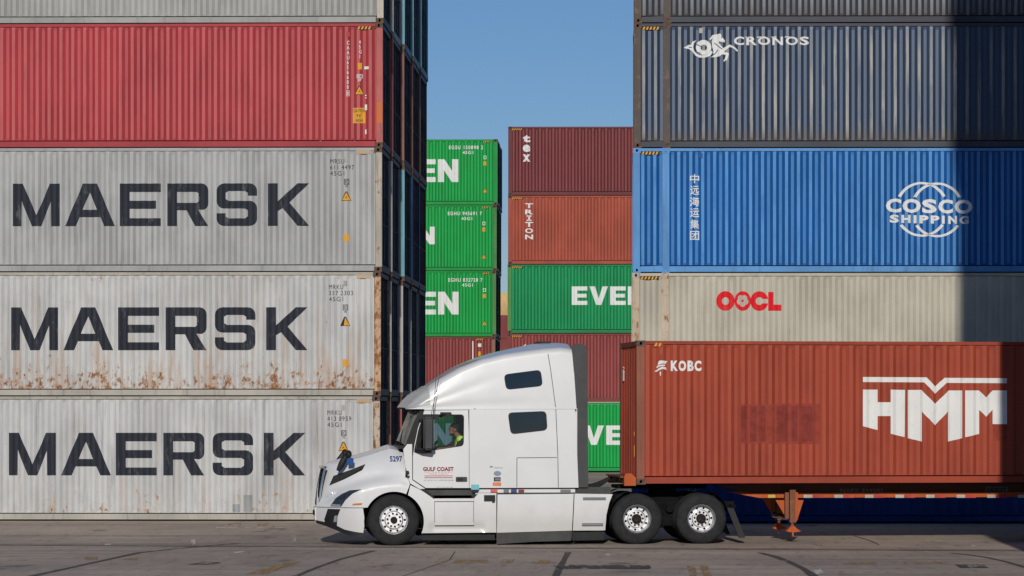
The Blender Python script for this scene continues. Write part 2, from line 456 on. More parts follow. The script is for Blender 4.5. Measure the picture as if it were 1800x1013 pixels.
def container(name, loc, rz, L, body, post=None, cast=None, door=None, rail=None, ext45=False, detail=True, far=True):
    """ISO box; origin at near left bottom corner, front face along +x at y=0"""
    post = post or body; cast = cast or MATS['casting rust']; door = door or body; rail = rail or body
    R = empty(name, loc, rz)
    def P(nm, key, fn, mat, l=(0, 0, 0), r=0, par=R):
        o = mesh_obj(nm, cmesh(key, fn), mat, par, l); o.rotation_euler.z = r; return o
    s = P('side_panel', ('side', L), lambda: m_side(L), body)
    if far: P('side_panel', ('side', L), None, body, (L, W, 0), pi)
    for i, (cx, cy, r) in enumerate(((0, 0, 0), (L, W, pi), (L, 0, pi/2), (0, W, -pi/2))):
        P('corner_post', ('post',), m_post, post, (cx, cy, 0), r)
    for cx, cy, r in ((0, 0, 0), (L, W, pi)):
        P('top_rail', ('trail', L), lambda: m_toprail(L), rail, (cx, cy, 0), r)
        P('bottom_rail', ('brail', L), lambda: m_botrail(L), rail, (cx, cy, 0), r)
    for cx in (0, L-.178):
        for cy in (0, W-.162):
            for z in (0, H-.118): P('corner_casting', ('cast',), m_cast, cast, (cx, cy, z))
    if ext45:
        for cx in (.762-.08, L-.762-.08):
            o = P('extension_post', ('xpost',), m_xpost, post, (cx, 0, 0))
            for z in (0, H-.118): P('corner_casting', ('cast',), m_cast, cast, (cx-.009, -.004, z))
    P('end_panel', ('end',), m_end, body); 
    for q in ((0, 0, 0), (L, W, pi)):
        P('end_sill', ('efr',), m_endframe, door if q[2] else rail, (q[0], q[1], 0), q[2]); P('end_header', ('efh',), m_endhead, door if q[2] else rail, (q[0], q[1], 0), q[2])
    for k in (0, 1):
        # the door leaves close the right-hand end
        dl = P('door', ('door',), m_door, door, (L-.088, .12 if k == 0 else W/2+.005, .17))
        for yy in (.22, .80): P('locking_bar', ('bars',), m_bars, MATS['galvanised'] if detail else door, (0, yy, 0), 0, dl)
        for z in (.2, .9, 1.6, 2.3):
            h = P('hinge', ('hinge',), m_hinge, post, (0, 0 if k == 0 else W/2-.125, z), 0, dl)
            if k: h.scale.y = -1
    P('roof_panel', ('roof', L), lambda: m_roof(L), body); P('floor_frame', ('floor', L), lambda: m_floor(L), rail)
    R['L'] = L
    return R
def m_xpost():
    bm = bmesh.new(); bx(bm, 0, .16, -.002, .06, .121, H-.121)
    bx(bm, .06, .16, .0, .05, .10, .1205)
    return to_mesh(bm, 'extension_post')

def art(parent, name, mat, build, x0, x1, eps=.004, prf=prof):
    """paint applied to a corrugated side: build(bm) draws in x/z"""
    bm = bmesh.new(); build(bm)
    drape(bm, breaks(x0, x1) if prf is prof else [], lambda x, z: prf(x, z)-eps)
    return mesh_obj(name, to_mesh(bm, name), mat, parent)

def hazard(parent, x0, x1, z, black, yellow, n=4):
    bm = bmesh.new(); dx = (x1-x0)/n
    for i in range(n): sheet(bm, [[(x0+i*dx, z), (x0+i*dx+dx*.5, z), (x0+i*dx+dx*.85, z+.07), (x0+i*dx+dx*.35, z+.07)]], lambda x, q: 0)
    for v in bm.verts: v.co.y = -.001
    mesh_obj('hazard_stripes', to_mesh(bm, 'hazard_stripes'), yellow, parent)
    bm = bmesh.new(); sheet(bm, [rect(x0-.01, x1+.02, z-.004, z+.074)], lambda x, q: .0005)
    return mesh_obj('hazard_backing', to_mesh(bm, 'hazard_backing'), black, parent)

def triangle_sign(parent, x, z, s, yellow, dark, faded=False):
    art(parent, 'warning_triangle_border', dark, lambda b: sheet(b, [[(x-s/2, z), (x+s/2, z), (x+.02, z+s*.92), (x-.02, z+s*.92)]], lambda a, c: 0), x-s, x+s, .004)
    art(parent, 'warning_triangle', yellow, lambda b: sheet(b, [[(x-s*.43+(s*.3 if faded else 0), z+s*.05), (x+s*.43, z+s*.05), (x, z+s*.86)]], lambda a, c: 0), x-s, x+s, .006)
    if not faded:
        art(parent, 'warning_mark', dark, lambda b: sheet(b, [[(x-.016, z+s*.2), (x+.006, z+s*.34), (x+.022, z+s*.34), (x-.008, z+s*.5), (x+.001, z+s*.38), (x-.016, z+s*.38)]], lambda a, c: 0), x-s, x+s, .008)

# ------------------------------------------------------------------ palette
simple('casting rust', (.10, .062, .045), .85, 0, .35, 9)
simple('galvanised', (.085, .09, .095), .6, .3, .3, 5)
M = MATS
GREY3 = paint('grey paint, clean', (.325, .330, .328, 1), rust=-.09, sun_chalk=.42, sun_chalk_rgb=(.46, .462, .452), dirt=.25)
GREY2 = paint('pale grey paint, rusty', (.46, .463, .455, 1), rust=-.005, rust_low=.118, rust_top=.05, sun_chalk=.30, sun_chalk_rgb=(.56, .562, .55), dirt=.28, streak=.58, dents=.45)
GREY1 = paint('pale grey paint, stained', (.455, .46, .455, 1), rust=-.022, rust_low=.085, rust_top=.03, sun_chalk=.25, sun_chalk_rgb=(.56, .562, .55), dirt=.34, streak=.35, dents=.45)
GREY5 = paint('dull grey paint', (.30, .305, .29, 1), rust=-.08, sun_chalk=.4, sun_chalk_rgb=(.44, .43, .40), dirt=.25)
RAILG = paint('beige grey rail paint', (.36, .335, .29, 1), rust=.0, dirt=.4, dents=0)
POSTR = paint('rusty post paint', (.48, .40, .32, 1), rust=.12, dirt=.5, dents=0)
POSTR2 = paint('very rusty post paint', (.50, .33, .21, 1), rust=.13, dirt=.5, dents=0)
POSTC = paint('cream post paint', (.43, .39, .33, 1), rust=.055, dirt=.5, dents=0)
RED = paint('red paint', (.335, .034, .042, 1), rust=-.12, sun_chalk=.66, sun_chalk_rgb=(.50, .125, .125), dirt=.22)
REDP = paint('faded red post paint', (.42, .10, .09, 1), rust=.03, dirt=.4, dents=0)
CRON = paint('weathered navy paint', (.035, .062, .145, 1), rust=-.07, sun_chalk=.0, dirt=.35, grime=.9)
t = None
BLUE = paint('bright blue paint', (.0025, .078, .285, 1), rust=-.2, sun_chalk=.72, sun_chalk_rgb=(.105, .32, .62), dirt=.16, var=.12)
BLUEP = paint('bright blue post paint', (.085, .25, .52, 1), rust=-.1, dirt=.35, dents=0)
BEIGE = paint('beige paint', (.42, .39, .315, 1), rust=-.09, sun_chalk=.35, sun_chalk_rgb=(.52, .49, .41), dirt=.18, rust_top=.04)
BEIGEP = paint('rust stained beige post paint', (.46, .38, .28, 1), rust=.07, dirt=.4, dents=0)
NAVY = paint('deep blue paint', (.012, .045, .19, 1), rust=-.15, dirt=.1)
NAVY_SHADE = paint('navy door paint darkened for shade', (.035, .05, .085, 1), rust=-.06, dirt=.4, dents=.1)  # darkened tone paints in the shade on the container ends
TRAIL = paint('brick red paint', (.275, .044, .022, 1), rust=-.10, sun_chalk=.55, sun_chalk_rgb=(.385, .080, .042), dirt=.2, dents=.4)
TRAILP = paint('scuffed brick red post paint', (.25, .085, .05, 1), rust=.0, dirt=.5, dents=0)
MAROON = paint('maroon paint', (.125, .024, .027, 1), rust=-.1, sun_chalk=.7, sun_chalk_rgb=(.24, .052, .050), dirt=.15)
MAROON2 = paint('red maroon paint', (.19, .034, .032, 1), rust=-.1, sun_chalk=.6, sun_chalk_rgb=(.30, .085, .075), dirt=.15)
TRIT = paint('terracotta paint', (.31, .060, .034, 1), rust=-.1, sun_chalk=.35, sun_chalk_rgb=(.385, .098, .055), dirt=.25)
GREEN = paint('bright green paint', (.001, .25, .040, 1), rust=-.16, sun_chalk=.65, sun_chalk_rgb=(.006, .385, .085), dirt=.2, var=.13)
GREEN2 = paint('scraped green paint', (.002, .19, .058, 1), rust=-.04, sun_chalk=.5, sun_chalk_rgb=(.005, .33, .11), dirt=.22)
GREENP = paint('green post paint', (.06, .20, .05, 1), rust=.02, dirt=.5, dents=0)
YELL = paint('sand yellow paint', (.52, .34, .14, 1), rust=-.1, sun_chalk=.3, sun_chalk_rgb=(.6, .42, .2))
LBLUE = paint('pale blue paint', (.13, .30, .36, 1), rust=-.04, dirt=.3)
BROWN = paint('brown paint', (.22, .10, .07, 1), rust=.0, dirt=.4)
DRED = paint('dark red paint', (.15, .03, .035, 1), rust=-.04, dirt=.4)
WGREY = paint('white grey paint', (.42, .40, .38, 1), rust=.0, dirt=.4)
DGREY = paint('weathered slate paint', (.030, .042, .068, 1), rust=-.05, sun_chalk=.75, sun_chalk_rgb=(.28, .275, .26), dirt=.4, grime=.5)
BRPOST = paint('brown weathered post paint', (.075, .060, .052, 1), rust=.035, dirt=.5, dents=0)
SLRAIL = paint('slate rail paint', (.048, .052, .070, 1), rust=-.05, dirt=.4, dents=0)
WHITEL = lettering_mat('white lettering', (.72, .72, .70), .35, (.35, .35, .35))
DARKL = lettering_mat('charcoal lettering', (.021, .024, .034), .55, (.15, .155, .165))
BLK = lettering_mat('black stencil', (.025, .025, .025), .12, (.2, .2, .2))
REDL = lettering_mat('red lettering', (.66, .012, .018), .15, (.5, .2, .2))
YSTK = lettering_mat('amber sticker', (.68, .33, .035), .25, (.5, .35, .2))
ORSTK = lettering_mat('orange sticker', (.72, .24, .03), .3, (.4, .2, .1))

# navy panel whose outer flats alone are worn to bare grey
def worn_navy():
    tt = NT('navy paint with worn ridges'); vec = tt.coords()
    at = tt.n('ShaderNodeAttribute'); at.attribute_name = 'flat'
    big = tt.noise(vec, 1, (.8, .8, .5), 5)
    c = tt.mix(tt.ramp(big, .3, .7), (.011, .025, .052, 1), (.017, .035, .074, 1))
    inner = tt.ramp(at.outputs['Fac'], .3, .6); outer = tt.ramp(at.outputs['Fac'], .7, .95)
    c = tt.mix(tt.math('MULTIPLY', inner, .85), c, (.030, .064, .135, 1))  # slopes stay darker than inner flats, their shade painted in
    wn = tt.noise(vec, 5, (1.5, 1.5, .14), 8, .7)
    x = tt.z()[2]
    f = tt.math('MULTIPLY', outer, tt.ramp(wn, .34, .58, .12, 1.0))
    f = tt.math('MULTIPLY', f, tt.ramp(x, 2.85, 2.2, .45, 1.0))
    wc = tt.mix(tt.ramp(tt.noise(vec, 3, (1, 1, .2), 5), .35, .65), (.30, .28, .255, 1), (.13, .15, .17, 1))
    c = tt.mix(f, c, wc)
    gn = tt.noise(vec, 3, (1, 1, .4), 5)
    g = tt.ramp(tt.math('ADD', x, tt.math('MULTIPLY', gn, .3)), .75, .25, 0, .8)
    c = tt.mix(g, c, (.055, .045, .038, 1))
    rn = tt.noise(vec, 3.3, (1.5, 1.5, .6), 8, .7)
    c = tt.mix(tt.ramp(rn, .70, .74, 0, .8), c, (.18, .085, .05, 1))
    tt.l(c, tt.bsdf.inputs['Base Color']); tt.bsdf.inputs['Roughness'].default_value = .5
    MATS['worn navy'] = tt.m; return tt.m
WNAVY = worn_navy()

TIER = ['bottom', 'second from bottom', 'third from bottom', 'fourth from bottom', 'topmost']
L40, L45 = 12.192, 13.716

# ================================================================== LEFT BLOCK (five rows deep)
psiL = .019
rows_px = [[667.6, 669.3, 671.3, 672.6, 674.0], [687, 688, 689.5, 691, 691.6], [706, 708.2, 711, 710.3, 711.3],
           [721.8, 723, 725.5, 725.6, 727], [735.5, 736.5, 737.5, 739, 741]]
colours = [[GREY1, GREY2, GREY3, RED, GREY5], [BROWN, WGREY, WGREY, DRED, WGREY], [REDP, WGREY, LBLUE, BROWN, LBLUE],
           [DRED, WGREY, NAVY, BROWN, LBLUE], [NAVY_SHADE, NAVY_SHADE, DRED, BROWN, LBLUE]]
cnames = [['pale grey', 'rusty pale grey', 'clean grey', 'red', 'dull grey'], ['brown edged', 'white edged', 'pale edged', 'dark red edged', 'grey edged'],
          ['red edged', 'white edged', 'pale blue edged', 'brown edged', 'pale blue edged'], ['dark red edged', 'white edged', 'blue edged', 'brown edged', 'pale blue edged'],
          ['navy edged', 'navy edged', 'dark red edged', 'brown edged', 'pale blue edged']]
front_labels = ['pale grey container with dark lettering, lowest of the left stack behind the truck nose',
                'heavily rusted pale grey container with dark lettering in the left stack',
                'clean grey container with dark lettering directly beneath the red container',
                'red container with yellow caution sticker in the left stack',
                'dull grey container on top of the red container, cut by the frame top']
ordn = ['front', 'second', 'third', 'fourth', 'rearmost']
LB = {}
for r in range(5):
    for tr in range(5):
        D = 69.0+2.5*r; s = F/D; xr = (rows_px[r][tr]-PX)/s
        base = V((xr - L40*cos(psiL), D + L40*sin(psiL), .066+2.896*tr))
        c = colours[r][tr]
        post = [POSTR, POSTR2, POSTC, REDP, POSTC][tr] if r == 0 else c
        rail = [RAILG, RAILG, GREY3, RED, GREY5][tr] if r == 0 else c
        o = container('shipping_container', base, -psiL, L40, c, post, None, NAVY_SHADE if r == 0 or tr < 4 else c, rail, far=(r == 4))
        if r == 0: lb = front_labels[tr]
        else: lb = f'{cnames[r][tr]} container end, {ordn[r]} row of the left block, {TIER[tr]} tier'
        tag(o, lb, 'shipping container', 'containers stacked in the left block' if r else 'containers in the front of the left stack')
        if r == 0: LB[tr] = o

def lx(tr, px): return L40+(px-rows_px[0][tr])/75.5
BOT = [916.5, 697.8, 479.2, 260.5, 41.9]
def lz(tr, py): return (BOT[tr]-py)/75.5
mk = [(20, 83), (112, 88), (209, 72), (293, 72), (380, 71), (470, 73)]
for tr, dx, y0, y1 in ((2, 0, 398.5, 323.5), (1, -3, 617, 541.5), (0, -7, 837.5, 762.5)):
    o = LB[tr]
    def dr(b, tr=tr, dx=dx, y0=y0, y1=y1):
        word(b, [(ch, lx(tr, p+dx), wd/75.5) for ch, (p, wd) in zip('MAERSK', mk)], 0, lz(tr, y0), (y0-y1)/75.5)
    art(o, 'lettering', DARKL, dr, 2.5, 11.5)
    num = [('MRKU', '413 8959', '45G1'), ('MRKU', '337 2303', '45G1'), ('MRSU', '611 4497', '45G1')][tr]
    oy = [722-280, 501-280, 0][tr]
    x0 = 580-[5, 2, 0][tr]
    def dn(b, tr=tr, num=num, oy=oy, x0=x0):
        for k, s_ in enumerate(num):
            xw = {4: 25, 8: 42}[len(s_)]
            add_text(b, text_fit(s_, lx(tr, x0), lx(tr, x0+xw), lz(tr, 289+oy+k*10.6), lz(tr, 281+oy+k*10.6), .0, 1.15), None)
    art(o, 'container_number', BLK, dn, 10.5, 12.1)
    def dl(b, tr=tr, oy=oy, x0=x0):
        x = lx(tr, x0+29)
        sheet(b, [rect(x-.06, x+.06, lz(tr, 326+oy), lz(tr, 316+oy)), rect(x-.045, x+.045, lz(tr, 325+oy), lz(tr, 317+oy))], lambda a, c: 0)
        add_text(b, text_fit('EC', x-.035, x+.035, lz(tr, 324+oy), lz(tr, 318+oy), .02), None)
        add_text(b, text_fit('33' if tr == 2 else '70', x-.03, x+.03, lz(tr, 330.5+oy), lz(tr, 327+oy), .02), None)
    art(o, 'inspection_mark', BLK, dl, 11, 12)
    xs = lx(tr, x0+28.5); ty = [794.5, 574.5, 354.5][tr]
    triangle_sign(o, xs, lz(tr, ty), .235, YSTK, BLK, tr == 1)
    art(o, 'small_sticker', YSTK, lambda b, tr=tr, xs=xs: sheet(b, [rect(xs-.06, xs+.06, lz(tr, [862, 646, 426][tr]), lz(tr, [849, 633, 413][tr]))], lambda a, c: 0), 10, 12)
    hazard(o, lx(tr, 627), lx(tr, 650), H-.150, GREY3, YSTK)
    mesh_obj('vent_cover', cmesh(('plate',), m_plate), RAILG, o, (xs, -.002, H-.33))
art(LB[0], 'repair_patch', paint('repair patch grey', (.27, .28, .28, 1), rust=-.05, dirt=.4), lambda b: [sheet(b, [rect(lx(0, a), lx(0, c), lz(0, y1), lz(0, y0))], lambda x, z: 0) for a, c, y0, y1 in ((408, 421, 888, 902), (427, 443, 872, 902))], 7, 10, .003)
# marks of the red box
o = LB[3]
art(o, 'container_number', WHITEL, lambda b: add_text(b, text_fit('\n'.join('CAAU656600'), lx(3, 609.5), lx(3, 614), lz(3, 158), lz(3, 73), .02, 1, .92), None), 11, 12.1)
art(o, 'check_digit', WHITEL, lambda b: (add_text(b, text_fit('0', lx(3, 610), lx(3, 613), lz(3, 169), lz(3, 162), .02), None), sheet(b, [rect(lx(3, 608.6), lx(3, 614.4), lz(3, 170.5), lz(3, 160.5)), rect(lx(3, 609.2), lx(3, 613.8), lz(3, 169.9), lz(3, 161.1))], lambda a, c: 0)), 11, 12.1)
art(o, 'size_code', WHITEL, lambda b: add_text(b, text_fit('4\n5\nG\n1', lx(3, 631), lx(3, 635), lz(3, 104), lz(3, 72), .02, 1, .95), None), 11, 12.1)
art(o, 'small_sticker', YSTK, lambda b: sheet(b, [rect(lx(3, 629), lx(3, 636), lz(3, 123.5), lz(3, 112))], lambda a, c: 0), 11, 12.1)
art(o, 'white_patch', WHITEL, lambda b: [sheet(b, [rect(lx(3, p), lx(3, q), lz(3, y1), lz(3, y0))], lambda a, c: 0) for p, q, y0, y1 in ((640, 648, 118, 123), (641.5, 644, 168, 170), (641.5, 644, 172.5, 174), (641, 645, 185, 195), (641.5, 644, 229, 237))], 11, 12.15)
art(o, 'inspection_mark', WHITEL, lambda b: (sheet(b, [rect(lx(3, 627), lx(3, 637), lz(3, 139), lz(3, 132)), rect(lx(3, 628), lx(3, 636), lz(3, 138.2), lz(3, 132.8))], lambda a, c: 0), add_text(b, text_fit('EC', lx(3, 629.3), lx(3, 634.7), lz(3, 137.4), lz(3, 133.6), .03), None), add_text(b, text_fit('37', lx(3, 629), lx(3, 635), lz(3, 144.5), lz(3, 140), .03), None)), 11, 12.1)
triangle_sign(o, lx(3, 631.5), lz(3, 168), .225, YSTK, BLK)
art(o, 'caution_sticker', YSTK, lambda b: sheet(b, [rect(lx(3, 620), lx(3, 642), lz(3, 218), lz(3, 191))], lambda a, c: 0), 11, 12.15)
art(o, 'caution_text', BLK, lambda b: [add_text(b, text_fit(s_, lx(3, p), lx(3, q), lz(3, y1), lz(3, y0), .01), None) for s_, p, q, y0, y1 in (("CAUTION", 621, 641, 193, 199), ("9'6\"", 626.5, 636, 202, 207.5), ('HIGH', 625.5, 637, 210, 216))], 11, 12.15, .007)
hazard(o, lx(3, 628), lx(3, 653), H-.150, BLK, YSTK)
mesh_obj('vent_cover', cmesh(('plate',), m_plate), RED, o, (lx(3, 612), -.002, H-.33))
bm = bmesh.new(); sheet(bm, [rect(L40-.145, L40-.005, lz(3, 218), lz(3, 181))], lambda x, z: -.004)
mesh_obj('orange_patch', to_mesh(bm, 'orange_patch'), lettering_mat('orange red patch', (.56, .15, .05), .4, (.42, .12, .08)), o)
bm = bmesh.new()
def stroke(bm, pts, wd, y=0):
    for a, b in zip(pts, pts[1:]):
        a, b = V(a), V(b); n = V((-(b-a).y, (b-a).x)).normalized()*wd/2
        bm.faces.new([bm.verts.new((p.x, y, p.y)) for p in (a-n, b-n, b+n, a+n)])
for pts in ([(596, 255.5), (597, 249), (601, 254), (605, 249), (605, 255.5)], [(614, 249.5), (608.5, 250.5), (613, 253), (607.5, 255.5)], [(617, 249), (617, 256)], [(624, 249), (617.5, 252.5), (625, 256)]):
    stroke(bm, [(lx(3, a), lz(3, b)) for a, b in pts], .016, .0175)
for pts in ([(560, 253), (563, 249), (566, 254), (569, 250), (572, 254), (576, 250.5), (580, 254)],):
    stroke(bm, [(lx(3, a), lz(3, b)) for a, b in pts], .025, .0175)
mesh_obj('chalk_scrawl', to_mesh(bm, 'chalk_scrawl'), WHITEL, o)

# ================================================================== RIGHT STACK (45-foot boxes)
psiR = .010
r_px = [1111, 1111.2, 1112.8, 1114.2, 1115.2]
r_bot = [919.5, 699, 480.3, 261.5, 42.6]
SR = 75.7
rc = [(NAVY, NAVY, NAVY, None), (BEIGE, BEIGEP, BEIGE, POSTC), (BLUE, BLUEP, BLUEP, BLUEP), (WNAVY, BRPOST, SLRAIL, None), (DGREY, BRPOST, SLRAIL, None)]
rl = ['dark blue container in shade behind the trailer wheels, lowest of the right stack', 'beige container with red lettering just above the trailer load',
      'bright blue container with white globe emblem in the right stack', 'weathered navy container with white sea horse emblem, worn pale ridges',
      'weathered slate container on top of the right stack, cut by the frame top']
RB = {}
for tr in range(5):
    b_, p_, ra, ca = rc[tr]
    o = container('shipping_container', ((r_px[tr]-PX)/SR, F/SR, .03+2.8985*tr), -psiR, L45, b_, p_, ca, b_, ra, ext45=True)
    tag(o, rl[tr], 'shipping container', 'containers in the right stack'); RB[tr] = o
    # diagonal bracket between the two left posts above the bottom side
    bm = bmesh.new(); prism(bm, [(.18, .12), (.67, .155), (.67, .168), (.18, .140)], .02, .05)
    mesh_obj('corner_bracket', to_mesh(bm, 'corner_bracket'), ra, o)
    if tr in (2, 3, 1): hazard(o, .17+.03, .60, H-.155, BLK, YSTK, 5)
    if tr > 1: mesh_obj('vent_cover', cmesh(('plate',), m_plate), b_ if tr == 2 else RAILG, o, ((1232-r_px[tr])/SR, -.002, 2.66))
def rx(tr, px): return (px-r_px[tr])/SR
def rz(tr, py): return (r_bot[tr]-py)/SR
# sea horse emblem and word on the navy box
o = RB[3]
def zr(p): return (rx(3, 1195+p[0]/7.5), rz(3, 50+p[1]/7.5))
horse = [(390, 150), (430, 100), (500, 88), (527, 78), (542, 84), (548, 110), (595, 172), (590, 196), (560, 188), (520, 182), (512, 196), (540, 232), (572, 272), (655, 224), (695, 240), (735, 268), (768, 306), (760, 317), (738, 306), (730, 288), (688, 262), (655, 258), (606, 298), (585, 322), (640, 335), (646, 352), (622, 430), (600, 436), (582, 452), (574, 432), (592, 418), (606, 362), (556, 350), (528, 376), (470, 392), (395, 390), (440, 370), (440, 300), (425, 250), (420, 180), (435, 140), (400, 165)]
def dh(b):
    sheet(b, [[zr(p) for p in horse]], lambda x, z: 0)
    sheet(b, [[zr(p) for p in [(50, 266), (115, 228), (150, 230), (165, 188), (218, 165), (186, 210), (176, 262), (190, 310), (232, 352), (285, 368), (335, 362), (385, 335), (420, 300), (432, 330), (400, 372), (330, 398), (262, 396), (205, 366), (160, 312), (122, 284)]]], lambda x, z: 0)
art(o, 'sea_horse_emblem', WHITEL, dh, .8, 2.6)
def dh2(b):
    sheet(b, [[zr(p) for p in arc(312, 262, 104, 200, -150, 28, 98)]+[zr(p) for p in arc(316, 266, 42, -150, 200, 20, 40)]], lambda x, z: 0)
art(o, 'sea_horse_coil', WHITEL, dh2, .8, 2.6, .0055)
art(o, 'sea_horse_lines', CRON, lambda b: [stroke(b, [zr(p) for p in pts], .02) for pts in ([(455, 205), (500, 240), (560, 285)], [(500, 295), (470, 340), (410, 385)], [(212, 225), (206, 270), (225, 320), (275, 342)], [(120, 258), (160, 265)], [(545, 120), (556, 135)])], .8, 2.6, .007)
def dcr(b):
    for ch, a, e in zip('CRONOS', (715, 878, 1030, 1220, 1395, 1580), (848, 1015, 1190, 1360, 1556, 1702)):
        me = text_fit(ch, *[zr((a, 0))[0], zr((e, 0))[0], zr((0, 232))[1], zr((0, 120))[1]], .028)
        add_text(b, me, None)
        if ch in 'RNO': stroke(b, [zr((a-12, 126)), zr((a+52, 126))], .022)
art(o, 'lettering', WHITEL, dcr, 2.2, 4.3)
# characters and globe emblem on the bright blue box
o = RB[2]
SEA = [[(4, 6), (20, 20)], [(0, 36), (16, 50)], [(4, 98), (24, 62)], [(46, 0), (30, 32)], [(40, 15), (96, 15)], [(42, 32), (36, 78), (88, 78)], [(42, 33), (90, 33), (86, 94), (66, 98)], [(28, 56), (100, 56)], [(62, 38), (68, 52)], [(58, 62), (64, 76)]]
art(o, 'lettering', WHITEL, lambda b: [add_text(b, text_fit(ch, rx(2, 1213), rx(2, 1229), rz(2, y+16.0), rz(2, y), .010), None) for ch, y in zip('中远运集团', (307, 327.5, 367, 387, 407))]+[stroke(b, [(rx(2, 1213+16*p/100), rz(2, 347.5+16*q/100)) for p, q in s_], .026) for s_ in SEA], 1.1, 1.7)
def zc(p): return (rx(2, 1550+p[0]/8.44), rz(2, 310+p[1]/8.44))
def dglobe(b):
    for cx in (590, 818):
        dy = 8 if cx > 700 else 0
        for a0, a1 in ((29, 151), (-36, -144)):
            R1, R2 = 402, 352
            outer = [(cx+R1*cos(radians(a)), 500+dy-R1*1.01*sin(radians(a))) for a in [a0+(a1-a0)*i/24 for i in range(25)]]
            inn = [(cx+R2*cos(radians(a)), 500+dy-R2*1.06*sin(radians(a))) for a in [a1+(a0-a1)*i/24 for i in range(25)]]
            sheet(b, [[zc(p) for p in outer+inn]], lambda x, z: 0)
art(o, 'globe_emblem', WHITEL, dglobe, 5.5, 8.2)
def dco(b):
    for ch, a, e in zip('COSCO', (60, 305, 595, 835, 1075), (288, 575, 812, 1050, 1342)):
        add_text(b, text_fit(ch, zc((a, 0))[0], zc((e, 0))[0], zc((0, 548+(a-60)*.018))[1], zc((0, 340+(a-60)*.018))[1], .042), None)
    for ch, a, e in zip('SHIPPING', (115, 290, 470, 555, 722, 888, 985, 1150), (252, 425, 512, 690, 852, 930, 1112, 1285)):
        add_text(b, text_fit(ch, zc((a, 0))[0], zc((e, 0))[0], zc((0, 698+(a-60)*.02))[1], zc((0, 578+(a-60)*.02))[1], .05), None)
art(o, 'emblem_lettering', WHITEL, dco, 5.5, 8.2, .0055)
# red letters on the beige box
o = RB[1]
def zo(p): return (rx(1, 1250+p[0]/12.86), rz(1, 500+p[1]/12.86))
def doo(b):
    sheet(b, [[zo(p) for p in disc(325, 378, 208, 36, 222)], [zo(p) for p in disc(325, 380, 82, 24, 87)]], lambda x, z: 0)
    sheet(b, [[zo(p) for p in disc(715, 378, 186, 36, 222)]], lambda x, z: 0)
    c0 = [(1090+205*cos(radians(a)), 380-222*sin(radians(a))) for a in range(13, 348, 8)]
    c1 = [(1090+82*cos(radians(a)), 380-87*sin(radians(a))) for a in range(323, 36, -8)]
    sheet(b, [[zo(p) for p in c0+[(1285, 432), (1155, 432)]+c1+[(1155, 330), (1285, 330)]]], lambda x, z: 0)
    sheet(b, [[zo(p) for p in [(1290, 175), (1410, 175), (1410, 460), (1590, 460), (1590, 600), (1290, 600)]]], lambda x, z: 0)
art(o, 'lettering', REDL, doo, 1.7, 3.7)
def dfl(b):
    pts = []
    for i in range(60):
        a = 2*pi*i/60; r_ = 108+32*abs(cos(2.5*(a+pi/2)))**.6
        pts.append(zo((712+r_*cos(a)*.95, 372-r_*sin(a))))
    sheet(b, [pts], lambda x, z: 0)
art(o, 'flower_emblem', BEIGE, dfl, 1.7, 3.7, .006)
art(o, 'flower_heart', REDL, lambda b: sheet(b, [[zo(p) for p in disc(710, 375, 30, 14)]], lambda x, z: 0), 1.7, 3.7, .008)
# mark low on the dark blue box
o = RB[0]
art(o, 'container_mark', LBLUE, lambda b: (sheet(b, [rect(rx(0, 1209), rx(0, 1223), rz(0, 865), rz(0, 851)), rect(rx(0, 1210.2), rx(0, 1221.8), rz(0, 863.8), rz(0, 852.2))], lambda x, z: 0), stroke(b, [(rx(0, 1213), rz(0, 860)), (rx(0, 1220), rz(0, 855))], .02)), 1, 2)

# ================================================================== BACKGROUND STACKS
psiB = .018
bl_s = 40.0; bl_px = [868, 870.5, 871.8, 873, 874.5]
blc = [(GREEN, GREENP), (MAROON2, BROWN), (GREEN, GREENP), (GREEN, GREENP), (GREEN, GREEN)]
bll = ['green container with white letters seen through the cab window', 'maroon container behind the truck roof in the far left stack',
       'bright green container resting on the maroon one, two white letters showing', 'green container with a single white letter showing, middle green box of the far left stack',
       'topmost green container of the far left stack, against the sky']
BLs = {}
for k in range(2):
    for tr in range(5):
        D = F/bl_s+2.9*k; xr = (bl_px[tr]-PX)/bl_s+(.02 if k else 0)
        o = container('shipping_container', (xr-L40*cos(psiB), D+L40*sin(psiB), .05+2.8965*tr), -psiB, L40, blc[tr][0] if not k else NAVY_SHADE, blc[tr][1] if not k else NAVY_SHADE, None, NAVY_SHADE, None, far=False)
        if not k: BLs[tr] = o; tag(o, bll[tr], 'shipping container', 'containers in the far left stack')
        else: tag(o, 'dark container end in shade behind the green containers of the far left stack', 'shipping container', 'shaded second row of the far left stack')
def bx_(tr, px): return L40+(px-bl_px[tr])/bl_s
BLB = [822.5, 706.2, 590.3, 474.4, 358.6]
def bz_(tr, py): return (BLB[tr]-py)/bl_s
GW = [('E', -231, 30), ('V', -197, 36), ('E', -157, 30), ('R', -123, 33), ('G', -87, 31), ('R', -50, 33), ('E', -11-30+24, 30), ('E', 0-2, 0)]
def evergreen(o, xr, z0, h, f, sc):
    """nine block letters ending at xr; f maps pixel widths to metres"""
    ws = dict(e=30, V=37, R=33, G=32, N=36); gap = 4
    x = 0; spec = []
    for ch in reversed('eVeRGReeN'):
        x -= ws[ch]*f; spec.append((ch, x, ws[ch]*f)); x -= gap*f
    art(o, 'lettering', WHITEL, lambda b: word(b, spec, xr, z0, h), 0, L40)
evergreen(BLs[4], bx_(4, 805.5), bz_(4, 318), 40/bl_s, 1/bl_s, 1)
evergreen(BLs[3], bx_(3, 764), bz_(3, 427.5), 31/bl_s, .8/bl_s, 1)
evergreen(BLs[2], bx_(2, 806), bz_(2, 551), 40/bl_s, 1/bl_s, 1)
